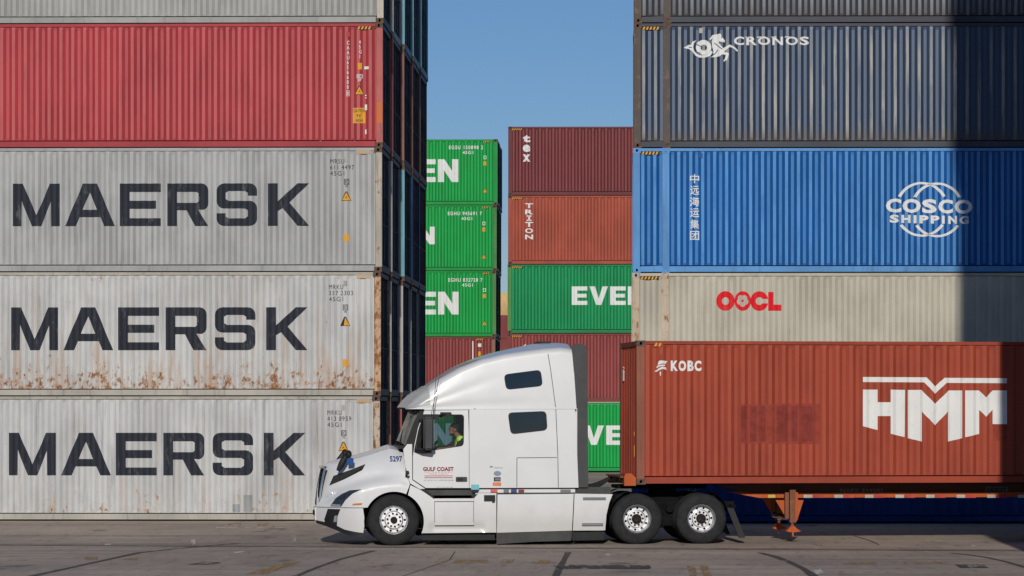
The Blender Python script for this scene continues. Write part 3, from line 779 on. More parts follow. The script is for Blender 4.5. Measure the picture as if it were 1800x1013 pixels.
evergreen(BLs[0], bx_(0, 794), bz_(0, 783), 40/bl_s, 1/bl_s, 1)
for tr, num in ((4, 'EGSU 150898 2'), (3, 'EGHU 945691 7'), (2, 'EGHU 832728 7')):
    y0 = [0, 0, 487, 370, 254][tr]; x0 = [0, 0, 788, 787, 789][tr]
    o = BLs[tr]
    art(o, 'container_number', WHITEL, lambda b: (add_text(b, text_fit(num, bx_(tr, x0), bx_(tr, x0+60), bz_(tr, y0+6.5), bz_(tr, y0), .02, 1.25), None),
        add_text(b, text_fit('45G1', bx_(tr, x0+24), bx_(tr, x0+43), bz_(tr, y0+15), bz_(tr, y0+9.5), .02, 1.2), None)), 8, 12.1)
    art(o, 'inspection_mark', WHITEL, lambda b: sheet(b, [rect(bx_(tr, x0+61), bx_(tr, x0+66), bz_(tr, y0+24), bz_(tr, y0+18)), rect(bx_(tr, x0+62), bx_(tr, x0+65), bz_(tr, y0+23), bz_(tr, y0+19))], lambda x, z: 0), 8, 12.1)
    art(o, 'small_sticker', YSTK, lambda b: sheet(b, [rect(bx_(tr, x0+60.5), bx_(tr, x0+66), bz_(tr, y0+35), bz_(tr, y0+28))], lambda x, z: 0), 8, 12.1)
    triangle_sign(o, bx_(tr, x0+63.5), bz_(tr, y0+83), .22, YSTK, BLK)
    hazard(o, bx_(tr, x0+60), bx_(tr, x0+72), H-.15, BLK, YSTK)
o = BLs[1]
art(o, 'container_number', WHITEL, lambda b: (sheet(b, [rect(bx_(1, 830), bx_(1, 832), bz_(1, 632), bz_(1, 598))], lambda x, z: 0), sheet(b, [rect(bx_(1, 840), bx_(1, 846), bz_(1, 608), bz_(1, 602))], lambda x, z: 0)), 8, 12.1)
art(o, 'small_sticker', YSTK, lambda b: sheet(b, [rect(bx_(1, 840.5), bx_(1, 845), bz_(1, 624), bz_(1, 616))], lambda x, z: 0), 8, 12.1)
hazard(o, bx_(1, 837), bx_(1, 850), H-.15, BLK, YSTK)

br_s = 41.8; br_px = [891, 891.5, 892.3, 893, 893.3]
brc = [(GREEN, GREENP), (MAROON2, MAROON2), (GREEN2, GREENP), (TRIT, TRIT), (MAROON, MAROON)]
brl = ['green container with white letters glimpsed between the truck cab and the trailer', 'red maroon container showing behind the truck sleeper roof',
       'scraped green container with white letters in the middle of the far right stack', 'terracotta container with stacked white lettering beneath the maroon one',
       'maroon container topping the far right stack, white vertical lettering']
BRs = {}
for tr in range(5):
    D = F/br_s; xl = (br_px[tr]-PX)/br_s
    o = container('shipping_container', (xl, D, .05+2.9*tr), -.010, L40, brc[tr][0], brc[tr][1], None, NAVY_SHADE, None)
    tag(o, brl[tr], 'shipping container', 'containers in the far right stack'); BRs[tr] = o
BRB = [829.5, 708, 587, 466, 344.8]
def cx_(tr, px): return (px-br_px[tr])/br_s
def cz_(tr, py): return (BRB[tr]-py)/br_s
def evl(o, x0, z0, h, f):
    ws = dict(e=29.5, V=35, R=33, G=32, N=36); gap = 4; x = 0; spec = []
    for ch in 'eVeRGReeN': spec.append((ch, x, ws[ch]*f)); x += (ws[ch]+gap)*f
    art(o, 'lettering', WHITEL, lambda b: word(b, spec, x0, z0, h), 0, L40)
evl(BRs[2], cx_(2, 1005), cz_(2, 537), 32.5/br_s, .93/br_s)
evl(BRs[0], cx_(0, 993), cz_(0, 783), 34/br_s, 1.0/br_s)
def vtext(o, tr, s_, x0, x1, y0, y1, n_, bold=.03):
    hgt = (y1-y0)/n_
    def f(b):
        for i, ch in enumerate(s_):
            dxx = (x1-x0)*.39 if ch == 'I' else 0
            me = text_fit(ch, cx_(tr, x0+dxx), cx_(tr, x1-dxx), cz_(tr, y0+(i+.90)*hgt), cz_(tr, y0+(i+.14)*hgt), bold)
            add_text(b, me, None)
            if ch == 'I':
                for yy in ((i+.87), (i+.17)):
                    q = cz_(tr, y0+yy*hgt); stroke(b, [(cx_(tr, x0+.2*(x1-x0)), q), (cx_(tr, x1-.2*(x1-x0)), q)], .05)
    art(o, 'lettering', WHITEL, f, 0, 3)
vtext(BRs[4], 4, 'tex', 919, 932, 236, 287, 3, .05)
vtext(BRs[3], 3, 'TRITON', 923, 937, 357, 423, 6, .03)
vtext(BRs[1], 1, 'tex', 917, 929, 603, 655, 3, .05)
for tr in range(1, 5): hazard(BRs[tr], cx_(tr, 900), cx_(tr, 918), H-.15, BLK, YSTK, 5)
# a distant stack glimpsed in the gap between the two far stacks
for tr in range(6):
    Df = 375.; s = F/Df
    bm = bmesh.new(); x0 = (876-PX)/s-6
    cols = []
    for i in range(0, 45):
        xx = i*.278; yy = .036 if i % 2 else 0
        cols.append([bm.verts.new((xx, yy, z)) for z in (.02, 2.88)])
    for a, b in zip(cols, cols[1:]): bm.faces.new((a[0], b[0], b[1], a[1]))
    bx(bm, 0, 12.2, .05, 2.4, .02, 2.88)
    o = mesh_obj('shipping_container', to_mesh(bm, 'distant_container'), [MAROON2, GREEN, MAROON2, MAROON2, MAROON2, YELL][tr], None, (x0, Df, .05+2.9*tr))
    tag(o, ['distant container at the bottom, hidden low in the gap', 'distant green container low in the gap', 'distant maroon container low in the gap', 'distant maroon container third below the yellow one',
            'distant maroon container under the yellow one, glimpsed between the two far stacks', 'distant sand yellow container glimpsed between the two far stacks'][tr], 'shipping container', 'distant containers in the gap')
# unseen tall stack, added beside the view to cast the shadow on the right
for tr in range(8):
    off = [0, 0, 0, 0, 0, -.16, -.22, -.2][tr]
    o = container('shipping_container', (8.36+off, 50.0, 2.896*tr+.0), 0, 6.058, [MAROON, NAVY, TRIT, GREY3, NAVY, MAROON, TRIT, NAVY][tr], far=True, detail=False)
    tag(o, f'{["maroon","blue","terracotta","grey","blue","maroon","terracotta","blue"][tr]} container, {["lowest","second","third","fourth","fifth","sixth","seventh","topmost"][tr]} in the unseen stack added to cast shade', 'shipping container', 'unseen containers added to cast a shadow')
# ================================================================== GROUND
def gz(y, x=0):
    if x < 0 and y > 61: return gz(y)+.05*min(1, -x/4)*min(1, (y-61)/6)*(1 if y < 100 else max(0, 1-(y-100)/60))
    if y <= 61: return -.06
    if y >= 67: return 0.0
    a = (y-61)/6; return -.06*(1-a*a*(3-2*a))
def concrete():
    t = NT('yard concrete'); vec = t.coords(False)
    big = t.noise(vec, .12, (1, 1.6, 1), 5, .6); mid = t.noise(vec, .55, (.45, .40, 1), 7, .68)
    fine = t.noise(vec, 5, (1.0, .16, 1), 9, .74); tracks = t.noise(vec, .9, (.05, 1.4, 1), 5, .6)
    c = t.mix(t.ramp(big, .35, .65), (.40, .322, .255, 1), (.525, .43, .34, 1))
    c = t.mix(t.ramp(mid, .35, .7), c, (.335, .283, .237, 1))
    c = t.mix(t.math('MULTIPLY', t.ramp(tracks, .52, .68), .45), c, (.215, .18, .153, 1))
    c = t.mix(t.math('MULTIPLY', t.ramp(fine, .56, .70), .6), c, (.58, .51, .44, 1))
    c = t.mix(t.math('MULTIPLY', t.ramp(fine, .46, .32), .6), c, (.16, .133, .115, 1))
    st = t.noise(vec, .45, (.6, .35, 1), 7, .7)
    c = t.mix(t.math('MULTIPLY', t.ramp(st, .55, .72), .55), c, (.17, .145, .125, 1))
    sp = t.noise(vec, 1.6, (1.0, .22, 1), 9, .75)
    c = t.mix(t.math('MULTIPLY', t.ramp(sp, .665, .70), .7), c, (.60, .56, .5, 1))
    c = t.mix(t.math('MULTIPLY', t.ramp(t.noise(vec, 1.0, (.55, .30, 1), 8, .72), .585, .66), .6), c, (.10, .09, .083, 1))
    t.l(c, t.bsdf.inputs['Base Color']); t.bsdf.inputs['Roughness'].default_value = .9; t.bsdf.inputs['Specular IOR Level'].default_value = .12
    t.bump(t.math('ADD', fine, mid), .5, .02); return t.m
CONC = concrete()
ys = [-120, 0, 30, 44]+[46+i*.75 for i in range(32)]+[72, 80, 110, 160, 300, 700, 2400]
xs = [-1500, -300, -60, -30]+[-16+i*1.5 for i in range(22)]+[30, 60, 300, 1500]
bm = bmesh.new(); g = [[bm.verts.new((x, y, gz(y, x))) for x in xs] for y in ys]
for a, b in zip(g, g[1:]):
    for i in range(len(xs)-1): bm.faces.new((a[i], a[i+1], b[i+1], b[i]))
tag(mesh_obj('ground', to_mesh(bm, 'ground'), CONC), None, None, kind='structure')
SLOT = simple('drain iron', (.035, .03, .028), .8, .2, .3, 8)
EDGE = simple('worn concrete edge', (.44, .40, .35), .85, 0, .2, 4)
def worn(name, rgb, lo, hi):
    t = NT(name); vec = t.coords(False); n = t.noise(vec, 3.2, (1.1, .18, 1), 9, .75)
    t.bsdf.inputs['Base Color'].default_value = (*rgb, 1); t.bsdf.inputs['Roughness'].default_value = .9; t.bsdf.inputs['Specular IOR Level'].default_value = .12
    tr = t.n('ShaderNodeBsdfTransparent'); mx = t.n('ShaderNodeMixShader'); t.l(t.ramp(n, lo, hi), mx.inputs[0])
    t.l(tr.outputs[0], mx.inputs[1]); t.l(t.bsdf.outputs[0], mx.inputs[2]); t.l(mx.outputs[0], t.out.inputs[0]); return t.m
YEL = worn('worn yellow paint', (.46, .28, .10), .40, .64); WHT = worn('worn white paint', (.66, .62, .55), .40, .56); PATCH = worn('worn dark patch', (.11, .10, .095), .36, .56)
def GP(px, py):
    y = 55.0
    for _ in range(6): y = (CAM_Z-gz(y))*F/(py-PY)
    return ((px-PX)/F*y, y)
def strip(name, pts, wd, mat, lift=.004):
    bm = bmesh.new(); P_ = [V(p) for p in pts]; l, r = [], []
    for i, p in enumerate(P_):
        dr = (P_[min(i+1, len(P_)-1)]-P_[max(i-1, 0)]).normalized(); n = V((-dr.y, dr.x))
        k = wd*(.85+.15*sin(i*2.1))
        for lst, sg in ((l, 1), (r, -1)):
            q = p+n*sg*k/2; lst.append(bm.verts.new((q.x, q.y, gz(q.y, q.x)+lift)))
    for i in range(len(P_)-1): bm.faces.new((r[i], r[i+1], l[i+1], l[i]))
    return tag(mesh_obj(name, to_mesh(bm, name), mat), None, None, kind='structure')
def poly_on_ground(name, px, mat, lift=.006):
    bm = bmesh.new(); vs_ = []
    for p in px:
        x, y = GP(*p); vs_.append(bm.verts.new((x, y, gz(y, x)+lift)))
    f = bm.faces.new(vs_); f.normal_update()
    if f.normal.z < 0: f.normal_flip()
    return tag(mesh_obj(name, to_mesh(bm, name), mat), None, None, kind='structure')
TAR = worn('tar seam', (.115, .10, .09), .28, .54)
for ln, wd in (([(-30, 1035), (57, 1013), (130, 997), (200, 981.7), (245, 972), (300, 966), (420, 955)], .16), ([(480, 1030), (520, 1013), (560, 997), (600, 983), (657, 968.5)], .13),
               ([(974, 1020), (983, 1000), (992, 984), (999, 971)], .14), ([(1460, 1035), (1430, 1013), (1412, 1000), (1387, 988), (1360, 978), (1335, 972)], .17),
               ([(1840, 1006), (1800, 997), (1765, 987), (1733, 980), (1700, 975.5), (1672, 972.5)], .13), ([(1500, 942), (1530, 951), (1545, 958)], .05), ([(700, 1016), (790, 985), (800, 970)], .03)):
    strip('tar_seam', [GP(*p) for p in ln], wd, TAR)
# drain: two slots with a worn edge between
e0, e1 = V(GP(0, 958.2)), V(GP(1800, 968.2)); dv = (e1-e0)
L0, L1 = e0-dv*.15, e1+dv*.15
nn = V((-dv.y, dv.x)).normalized()
pts = [L0.lerp(L1, i/60) for i in range(61)]
strip('drain_edge', [p for p in pts], .42, EDGE, .002)
strip('drain_slot', [p-nn*.16 for p in pts], .16, SLOT, .006); strip('drain_slot', [p+nn*.20 for p in pts], .10, SLOT, .006)
for px in ([(1262-120, 997), (1262-120, 1001), (975, 1000), (973, 995.5)],): poly_on_ground('patch', px, PATCH)
poly_on_ground('patch', [(1000, 993.5), (1142, 994.5), (1145, 999.5), (1000, 999)], PATCH, .008)
for px in ([(330, 993), (360, 988), (390, 989), (375, 993)], [(1688, 999), (1678, 993), (1730, 993), (1738, 999)]):
    poly_on_ground('patch', px, PATCH)
poly_on_ground('ground_mark', [(345, 991.5), (362, 989.5), (378, 990), (365, 992)], CONC, .009)
for px in ([(772, 982), (792, 982), (780, 991), (764, 990)], [(800, 984), (858, 984), (858, 991), (795, 990)], [(882, 984), (906, 983), (900, 990), (880, 990)], [(944, 985), (966, 986), (966, 991), (944, 990)],
           [(400, 924), (424, 923), (424, 929), (402, 929)], [(452, 923), (474, 923), (470, 929), (452, 928)], [(150, 979), (172, 979), (172, 985), (146, 984)], [(206, 984), (244, 980), (240, 985), (210, 986)],
           [(430, 1010), (500, 989), (530, 988), (470, 1010)], [(1207, 995), (1222, 995), (1227, 1020), (1214, 1020)], [(1229, 995), (1244, 995), (1254, 1020), (1240, 1020)],
           [(1475, 992), (1500, 989), (1540, 988), (1540, 991), (1500, 993)], [(1585, 988.5), (1668, 988), (1668, 991.5), (1590, 992)]):
    poly_on_ground('yellow_marking', px, YEL)
for px in ([(182, 957), (196, 956.5), (194, 959), (184, 959.5)], [(335, 949), (344, 949), (343, 958), (338, 958)], [(510, 943), (522, 944), (520, 952), (512, 953)], [(380, 930.5), (500, 931), (500, 931.8), (380, 931.4)],
           [(1430, 1002), (1442, 1001), (1450, 1010), (1434, 1010)], [(1705, 958), (1720, 958), (1718, 961), (1710, 962)], [(1060, 973), (1074, 974), (1070, 978), (1062, 977)], [(410, 971), (432, 969), (424, 973), (412, 973)],
           [(700, 979), (724, 977), (740, 978), (706, 981)]):
    poly_on_ground('white_scuff', px, WHT)

# ================================================================== TRUCK AND TRAILER
PSI = .124; CP, SP = cos(PSI), sin(PSI); X0, Y0, ZG = 1.131, 59.54, -.06
def Q(px, py, w_=0.0):
    """photo pixel -> truck frame (u along the truck, w away from the camera, z up) on the plane w = w_"""
    t = (px-PX)/F
    u = (t*(Y0+w_*CP)-X0+w_*SP)/(CP-t*SP)
    y = Y0+u*SP+w_*CP
    return (u, CAM_Z-(py-PY)*y/F-ZG)
def QL(pts, w_=0.0): return [Q(a, b, w_) for a, b in pts]
def root(name, uc):
    o = empty(name, (X0+uc*CP-1.22*SP, Y0+uc*SP+1.22*CP, ZG), PSI); o['uc'] = uc; return o
UC = {}
def tm(name, bm, mat, par, rt, smooth=True, angle=.7, far=False):
    """link a mesh drawn in the truck frame under par; far=True also mirrors it to the far side as its own object"""
    uc = rt['uc']
    me = to_mesh(bm, name, smooth, angle)
    me.transform(Matrix.Translation((-uc, -1.22, 0)))
    if me.users == 0 and len(me.materials) == 0: me.materials.append(mat)
    o = mesh_obj(name, me, None, par)
    if far:
        m2 = me.copy(); m2.transform(Matrix.Diagonal((1, -1, 1, 1))); m2.flip_normals()
        mesh_obj(name, m2, None, par)
    return o
def interp(tab, x):
    if x <= tab[0][0]: return tab[0][1]
    for (a, b), (c, d_) in zip(tab, tab[1:]):
        if x <= c: return b+(d_-b)*(x-a)/(c-a)
    return tab[-1][1]
def sstep(a, b, x):
    t = max(0, min(1, (x-a)/(b-a))); return t*t*(3-2*t)

def truck_white():
    t = NT('white truck paint'); vec = t.coords(False)
    n = t.noise(vec, 1.5, (1, 1, 1), 5); c = t.mix(t.ramp(n, .3, .7), (.63, .632, .63, 1), (.67, .672, .67, 1))
    z = t.z()[2]; dn = t.noise(vec, 4, (1, 1, .6), 7, .65)
    g = t.math('MULTIPLY', t.ramp(t.math('ADD', z, t.math('MULTIPLY', dn, .6)), 1.45, .45), .42)
    c = t.mix(g, c, (.36, .325, .285, 1))
    t.l(c, t.bsdf.inputs['Base Color']); t.bsdf.inputs['Roughness'].default_value = .38
    t.bsdf.inputs['Coat Weight'].default_value = .7; t.bsdf.inputs['Coat Roughness'].default_value = .06
    return t.m
TW = truck_white()
BLKP = simple('black plastic', (.014, .014, .015), .55, 0, .2, 5, spec=.25); GRYP = simple('grey plastic', (.045, .045, .048), .6, 0, .15, 3)
RUB = simple('grey rubber skirt', (.052, .053, .052), .7, 0, .2, 4); SEAM = simple('panel seam', (.10, .10, .10), .8)
CHR = simple('chrome', (.62, .63, .65), .18, 1.0, .05, 4); ALU = simple('polished aluminium', (.58, .58, .59), .46, .9, .22, 14)
TYRE = simple('tyre rubber', (.022, .022, .023), .8, 0, .25, 7, spec=.2, bump=.3); DARK = simple('dark chassis', (.008, .008, .0085), .85, 0, .4, 5, spec=.08)
HUBM = simple('greasy hub', (.022, .017, .014), .8, .0, .6, 30, spec=.2); AMB = simple('amber lens', (.55, .16, .02), .25); REDLENS = simple('red lens', (.6, .03, .03), .25)
DGLASS = simple('tinted sleeper glass', (.012, .018, .026), .04, 0, .1, 2, spec=.6); LAMP = simple('headlight lens', (.035, .045, .065), .07, .2, .3, 9); LAMPW = simple('headlight reflector', (.45, .47, .5), .2, .6, .2, 12)
INT = simple('cab interior', (.012, .012, .013), .9, spec=.1); MIRG = simple('mirror glass', (.55, .62, .72), .03, 1.0, .02)
GLS = glass('side window glass', (.86, .88, .88), .05); GLF = glass('tinted side window glass', (.12, .22, .29), .05); WSG = glass('windscreen glass', (.55, .60, .58), .16, (.30, .29, .24), .38)
ORNG = paint('orange chassis paint', (.42, .085, .018, 1), rust=-.02, dirt=.7, dents=0); ORNG2 = paint('grimy chassis paint', (.20, .07, .035, 1), rust=.03, dirt=.6, dents=0)
DECB = simple('navy decal', (.03, .06, .20), .5); DECR = simple('maroon decal', (.22, .02, .035), .5); DECR2 = simple('red decal', (.55, .11, .10), .5); DECC = simple('cyan decal', (.16, .45, .52), .5); DECG = simple('grey decal', (.16, .16, .17), .5); DECO = simple('orange decal', (.60, .20, .08), .5)

TR = root('semi_truck', -3.1)
tag(TR, 'white long-nosed semi truck with tall sleeper cab driving past the stacks', 'truck')

# ---------- wheels
def wheel_meshes(kind):
    out = {}
    bm = bmesh.new()
    pr = [(.272, .035), (.290, .012), (.315, .006), (.36, .0), (.42, .003), (.462, .012), (.488, .03), (.503, .05), (.511, .062)]
    tread = []
    for k in range(5):
        a = .062+k*.034; tread += [(.512, a), (.512, a+.024), (.500, a+.026), (.500, a+.032)]
    back = [(.512, .232), (.503, .242), (.47, .275), (.38, .288), (.30, .28), (.272, .25)]
    lathe(bm, pr+tread[1:]+back, 72)
    out['tyre'] = to_mesh(bm, 'tyre', True, .9)
    bm = bmesh.new()
    dp = .035 if kind == 'steer' else .135           # depth of the wheel disc
    lathe(bm, [(.276, .05), (.284, .008), (.288, .004), (.283, .0), (.276, .006), (.262, .03), (.256, dp+.0)], 64)
    yo, yi = (dp-.028, dp-.05) if kind == 'steer' else (dp, dp-.03)   # outer ring with the hand holes, inner bolt face
    lathe(bm, [(.258, dp+.012), (.250, yo+.002), (.246, yo)], 64); lathe(bm, [(.190, yo), (.184, yo-.002), (.170, yi+.002), (.164, yi)], 64)
    hol = [disc(.218*cos(2*pi*(k+.5)/10), .218*sin(2*pi*(k+.5)/10), .0245, 14) for k in range(10)]
    def fy(x, z): return yo
    sheet(bm, [disc(0, 0, .246, 64), disc(0, 0, .190, 64)]+hol, fy)
    sheet(bm, [disc(0, 0, .164, 64), disc(0, 0, .07, 24)], lambda x, z: yi)
    for hcl in hol:
        a = [bm.verts.new((x, fy(x, z), z)) for x, z in hcl]; b = [bm.verts.new((x, fy(x, z)+.03, z)) for x, z in hcl]
        for i in range(14): bm.faces.new((a[i], a[(i+1) % 14], b[(i+1) % 14], b[i]))
    out['rim'] = to_mesh(bm, 'rim', True, .6)
    bm = bmesh.new(); lathe(bm, [(.0, dp+.055), (.30, dp+.055), (.30, .25), (.1, .25), (0, .25)], 32); out['brake_drum'] = to_mesh(bm, 'brake_drum', True, .6)
    bm = bmesh.new(); yf = yi
    for k in range(10):
        a = 2*pi*k/10+.15; cx, cz = .130*cos(a), .130*sin(a)
        n0 = len(bm.verts); lathe(bm, [(.0, yf-.034), (.013, yf-.034), (.017, yf-.026), (.0185, yf-.004), (.0235, yf-.003), (.0235, yf+.01)], 6)
        bm.verts.ensure_lookup_table()
        for v in bm.verts[n0:]: v.co.x += cx; v.co.z += cz
    if kind == 'steer': lathe(bm, [(0, -.075), (.05, -.072), (.062, -.055), (.068, .0), (.085, .005), (.088, .03)], 28)
    else: lathe(bm, [(0, .005), (.055, .007), (.072, .012), (.076, .06), (.098, .065), (.10, .12)], 28)
    for k in range(8):
        a = 2*pi*k/8; n0 = len(bm.verts); yb = -.0 if kind == 'steer' else .055
        lathe(bm, [(0, yb-.012), (.010, yb-.010), (.010, yb+.01)], 6); bm.verts.ensure_lookup_table()
        for v in bm.verts[n0:]: v.co.x += (.076 if kind == 'steer' else .087)*cos(a); v.co.z += (.076 if kind == 'steer' else .087)*sin(a)
    out['hub'] = to_mesh(bm, 'hub', True, .6)
    bmn = dict(tyre=TYRE, rim=ALU, brake_drum=DARK, hub=HUBM)
    for k, me in out.items(): me.materials.append(bmn[k])
    return out
WM = {k: wheel_meshes(k) for k in ('steer', 'drive')}
def wheel(rt, kind, u, far=False, dual=False, rot=0.0, wf=.03):
    e = empty('wheel', (u-rt['uc'], (wf if not far else 2.44-wf)-1.22, .508)); e.parent = rt
    for k, me in WM[kind].items():
        o = mesh_obj(k, me, None, e); o.rotation_euler = (0, rot, 0)
    if dual:
        o = mesh_obj('tyre', WM[kind]['tyre'], None, e, (0, .33, 0))
    e.rotation_euler = (0, 0, pi if far else 0); return e
UF = Q(692.5, 918)[0]; U1 = Q(1120.5, 913)[0]; U2 = Q(1234, 913)[0]
for fr in (False, True):
    wheel(TR, 'steer', UF, fr, rot=.3); wheel(TR, 'drive', U1, fr, True, rot=.1); wheel(TR, 'drive', U2, fr, True, rot=.9)

# ---------- roof fairing over cab and sleeper
crest = [Q(a, b, 1.22) for a, b in [(700, 720.3), (703, 713), (707, 707), (720, 694), (737, 684.5), (750.6, 675), (771.7, 660.5), (794.7, 646.5), (819.6, 635.5), (840.7, 627.4), (867.5, 619.6), (894, 613.6), (917, 609), (933, 605.3), (950, 603.5), (979, 603), (996, 604.5), (1004, 607), (1009, 612)]]
edge = [Q(a, b, .2) for a, b in [(712, 720), (718, 711), (729, 700), (742, 690), (758, 679), (772, 667.5), (810, 645.5), (848, 630.5), (887, 621.5), (925, 615.5), (960, 611.5), (985, 609.5), (1003, 611.5), (1010, 616)]]
zb = Q(850, 718, .03)[1]
uR = Q(1009, 620, .03)[0]; uR0 = Q(1013.5, 717, .03)[0]; uR1 = Q(1005.5, 610, .1)[0]
def zbot(u): return zb-.015
def roof_pt(k, a):
    """k: section parameter 0..1 (near bottom to centre line), a: 0 front .. 1 rear"""
    uFe, uFc = edge[0][0], crest[0][0]
    aa = a**1.25
    ur = uR0+(uR1-uR0)*min(1, k/.6)
    def uu(w_): return (uFc+(uFe-uFc)*max(0, (1.22-w_)/1.15)**2)*(1-aa)+ur*aa
    w0 = .032
    ue = uu(.1); ze = max(interp(edge, ue), zb+.004); hc = min(.13, .75*(ze-zb)); rc = .24
    if k < .5:
        h = k/.5; z = zbot(ue)+(ze-hc-zbot(ue))*h; w_ = w0+.05*h**2
        ch = exp(-((h-.10)/.09)**2)*.010*sstep(0, .25, a)*sstep(1, .6, a)        # long crease above the seam
        h2 = (.30+.55*a); ch += exp(-((h-h2)/.12)**2)*.009*sstep(.08, .25, a)*sstep(.75, .45, a)
        return V((uu(w_), w_+ch, z))
    if k < .72:
        th = (k-.5)/.22*pi/2; w_ = .082+rc*(1-cos(th)); return V((uu(w_), w_, ze-hc+hc*sin(th)))
    q = (k-.72)/.28; w_ = .082+rc+(1.22-.082-rc)*q; u = uu(w_); zc = interp(crest, uu(1.22))
    return V((u, w_, ze+(max(zc, ze)-ze)*sin(q*pi/2)))
bm = bmesh.new(); NK, NA = 40, 70
ks = [i/NK for i in range(NK+1)]
g = []
for j in range(NA+1):
    a = j/NA; row = [bm.verts.new(roof_pt(k, a)) for k in ks]
    row += [bm.verts.new((p.co.x, 2.44-p.co.y, p.co.z)) for p in reversed(row[:-1])]; g.append(row)
for r0, r1 in zip(g, g[1:]):
    for i in range(len(r0)-1): bm.faces.new((r0[i], r1[i], r1[i+1], r0[i+1]))
f = bm.faces.new([v for v in g[-1]])
bmesh.ops.recalc_face_normals(bm, faces=bm.faces[:])
roof = tm('roof_fairing', bm, TW, TR, TR, True, .9)
def roofw(u, z):
    """near side depth of the fairing at u, z"""
    best = .05; a = max(0, min(1, ((u-edge[0][0])/(uR-edge[0][0]))))**(1/1.25)
    for i in range(60):
        p = roof_pt(i/60*.72, a)
        if p.z >= z: return p.y
    return best
# visor underside and dark band above the windscreen
bm = bmesh.new()
pl = [roof_pt(0, 0)]+[roof_pt(k/20, 0) for k in range(1, 21)]
und = [V((p.x+.012, p.y+.008, zb-.012)) for p in pl]; und += [V((p.x, 2.44-p.y, p.z)) for p in reversed(und[:-1])]
ub = Q(800, 720)[0]
bm.faces.new([bm.verts.new(p) for p in und]+[bm.verts.new((ub, 2.38, zb-.012)), bm.verts.new((ub, .06, zb-.012))])
tm('visor_underside', bm, BLKP, TR, TR, False)
# sun visor lip standing proud of the fairing
bm = bmesh.new(); g = []
def vis(k, a):
    p = roof_pt(k, a); return p+V((-.012, -.014*max(0, 1-k), .016*(.25+.75*k)))
VK = [i/30 for i in range(4, 31)]
for j in range(9):
    row = [bm.verts.new(vis(k, j/8*.215)) for k in VK]; row += [bm.verts.new((p.co.x, 2.44-p.co.y, p.co.z)) for p in reversed(row[:-1])]; g.append(row)
for r0, r1 in zip(g, g[1:]):
    for i in range(len(r0)-1): bm.faces.new((r0[i], r1[i], r1[i+1], r0[i+1]))
bmesh.ops.recalc_face_normals(bm, faces=bm.faces[:])
tm('sun_visor', bm, simple('smoked visor', (.36, .37, .37), .25, 0, .06, 3), TR, TR, True, .9)
# ---------- cab side panels
def wc(u, z): return .030+.02*((z-1.9)/1.0)**2
def corner_round(pts, r=.05, n=4):
    out = []
    for i in range(len(pts)):
        p, a, b = V(pts[i]), V(pts[i-1]), V(pts[(i+1) % len(pts)])
        d1, d2 = (a-p).normalized(), (b-p).normalized()
        for k in range(n+1):
            t = k/n; q = (p+d1*r)*(1-t)**2+p*2*t*(1-t)+(p+d2*r)*t*t; out.append(tuple(q))
    return out
win = corner_round(QL([(745, 729.3), (816, 728.6), (815.2, 784), (763, 791.8), (727, 795.8), (736, 752)], .03), .075)
door_o = QL([(746, 722.5), (823.2, 721), (824.2, 760), (824.5, 858), (748.5, 858), (726, 843), (725.8, 802), (729, 780), (735, 752)], .03)
bm = bmesh.new(); sheet(bm, [door_o, win], wc, .12)
dr_ = tm('door', bm, TW, TR, TR, True, .6, far=True)
side = QL([(747, 719.2), (976, 717.2), (1016, 717), (1017.5, 858), (826.2, 858), (825.8, 760), (824.8, 719.5)], .03)
sl = QL([(824.9, 719), (1010.5, 717.5), (1013, 760), (1017, 857.5), (825.2, 858)], .03)
bm = bmesh.new(); sheet(bm, [sl], wc, .15); tm('sleeper_side', bm, TW, TR, TR, True, .6, far=True)
hd = QL([(746, 719), (825, 718.8), (824, 720.3), (746, 721.6)], .03)
bm = bmesh.new(); sheet(bm, [hd], wc); tm('door_header', bm, TW, TR, TR, False, far=True)
# cowl panel between bonnet and door
cw_ = QL([(709, 790), (716, 781), (724.5, 781), (724.8, 844), (747.5, 859.5), (738, 860), (721, 850), (716.5, 836), (711.5, 812)], .03)
bm = bmesh.new(); sheet(bm, [cw_], lambda u, z: .055); tm('cowl_panel', bm, TW, TR, TR, False, far=True)
bm = bmesh.new()
for c in ((716.5, 831.5, .035),):
    u, z = Q(c[0], c[1], .05); sheet(bm, [disc(u, z, c[2], 14, .045)], lambda a, b: .047)
    sheet(bm, [rect(u-.01, u+.04, z-.10, z-.055)], lambda a, b: .047)
tm('cowl_latch', bm, BLKP, TR, TR, False)
# cab back, floor, inner walls, underside
u0, u1 = Q(716, 800)[0], Q(1016, 800)[0]; zf = Q(800, 858)[1]; ztop = zb
bm = bmesh.new(); bx(bm, u1-.05, u1-.01, .05, 2.39, zf, ztop); tm('back_wall', bm, TW, TR, TR, False)
bm = bmesh.new(); bx(bm, u0, u1, .06, 2.38, zf-.02, zf+.03); tm('cab_floor', bm, INT, TR, TR, False)
for a_, w0_, w1_ in ((817.5, .085, .10), (817.5, 2.34, 2.355)):
    bm = bmesh.new(); bx(bm, Q(a_, 800)[0], Q(1012, 800)[0], w0_, w1_, zf+.03, ztop-.005); tm('inner_trim', bm, INT, TR, TR, False)
ucur = Q(836, 800)[0]
bm = bmesh.new(); bx(bm, ucur, ucur+.03, .07, 2.37, zf+.03, ztop-.01); tm('sleeper_curtain', bm, INT, TR, TR, False)
bm = bmesh.new(); bx(bm, Q(738, 800)[0], ucur+.3, .07, 2.37, ztop-.005, ztop+.03); tm('headliner', bm, INT, TR, TR, False)
bm = bmesh.new(); ud = Q(712, 800)[0]
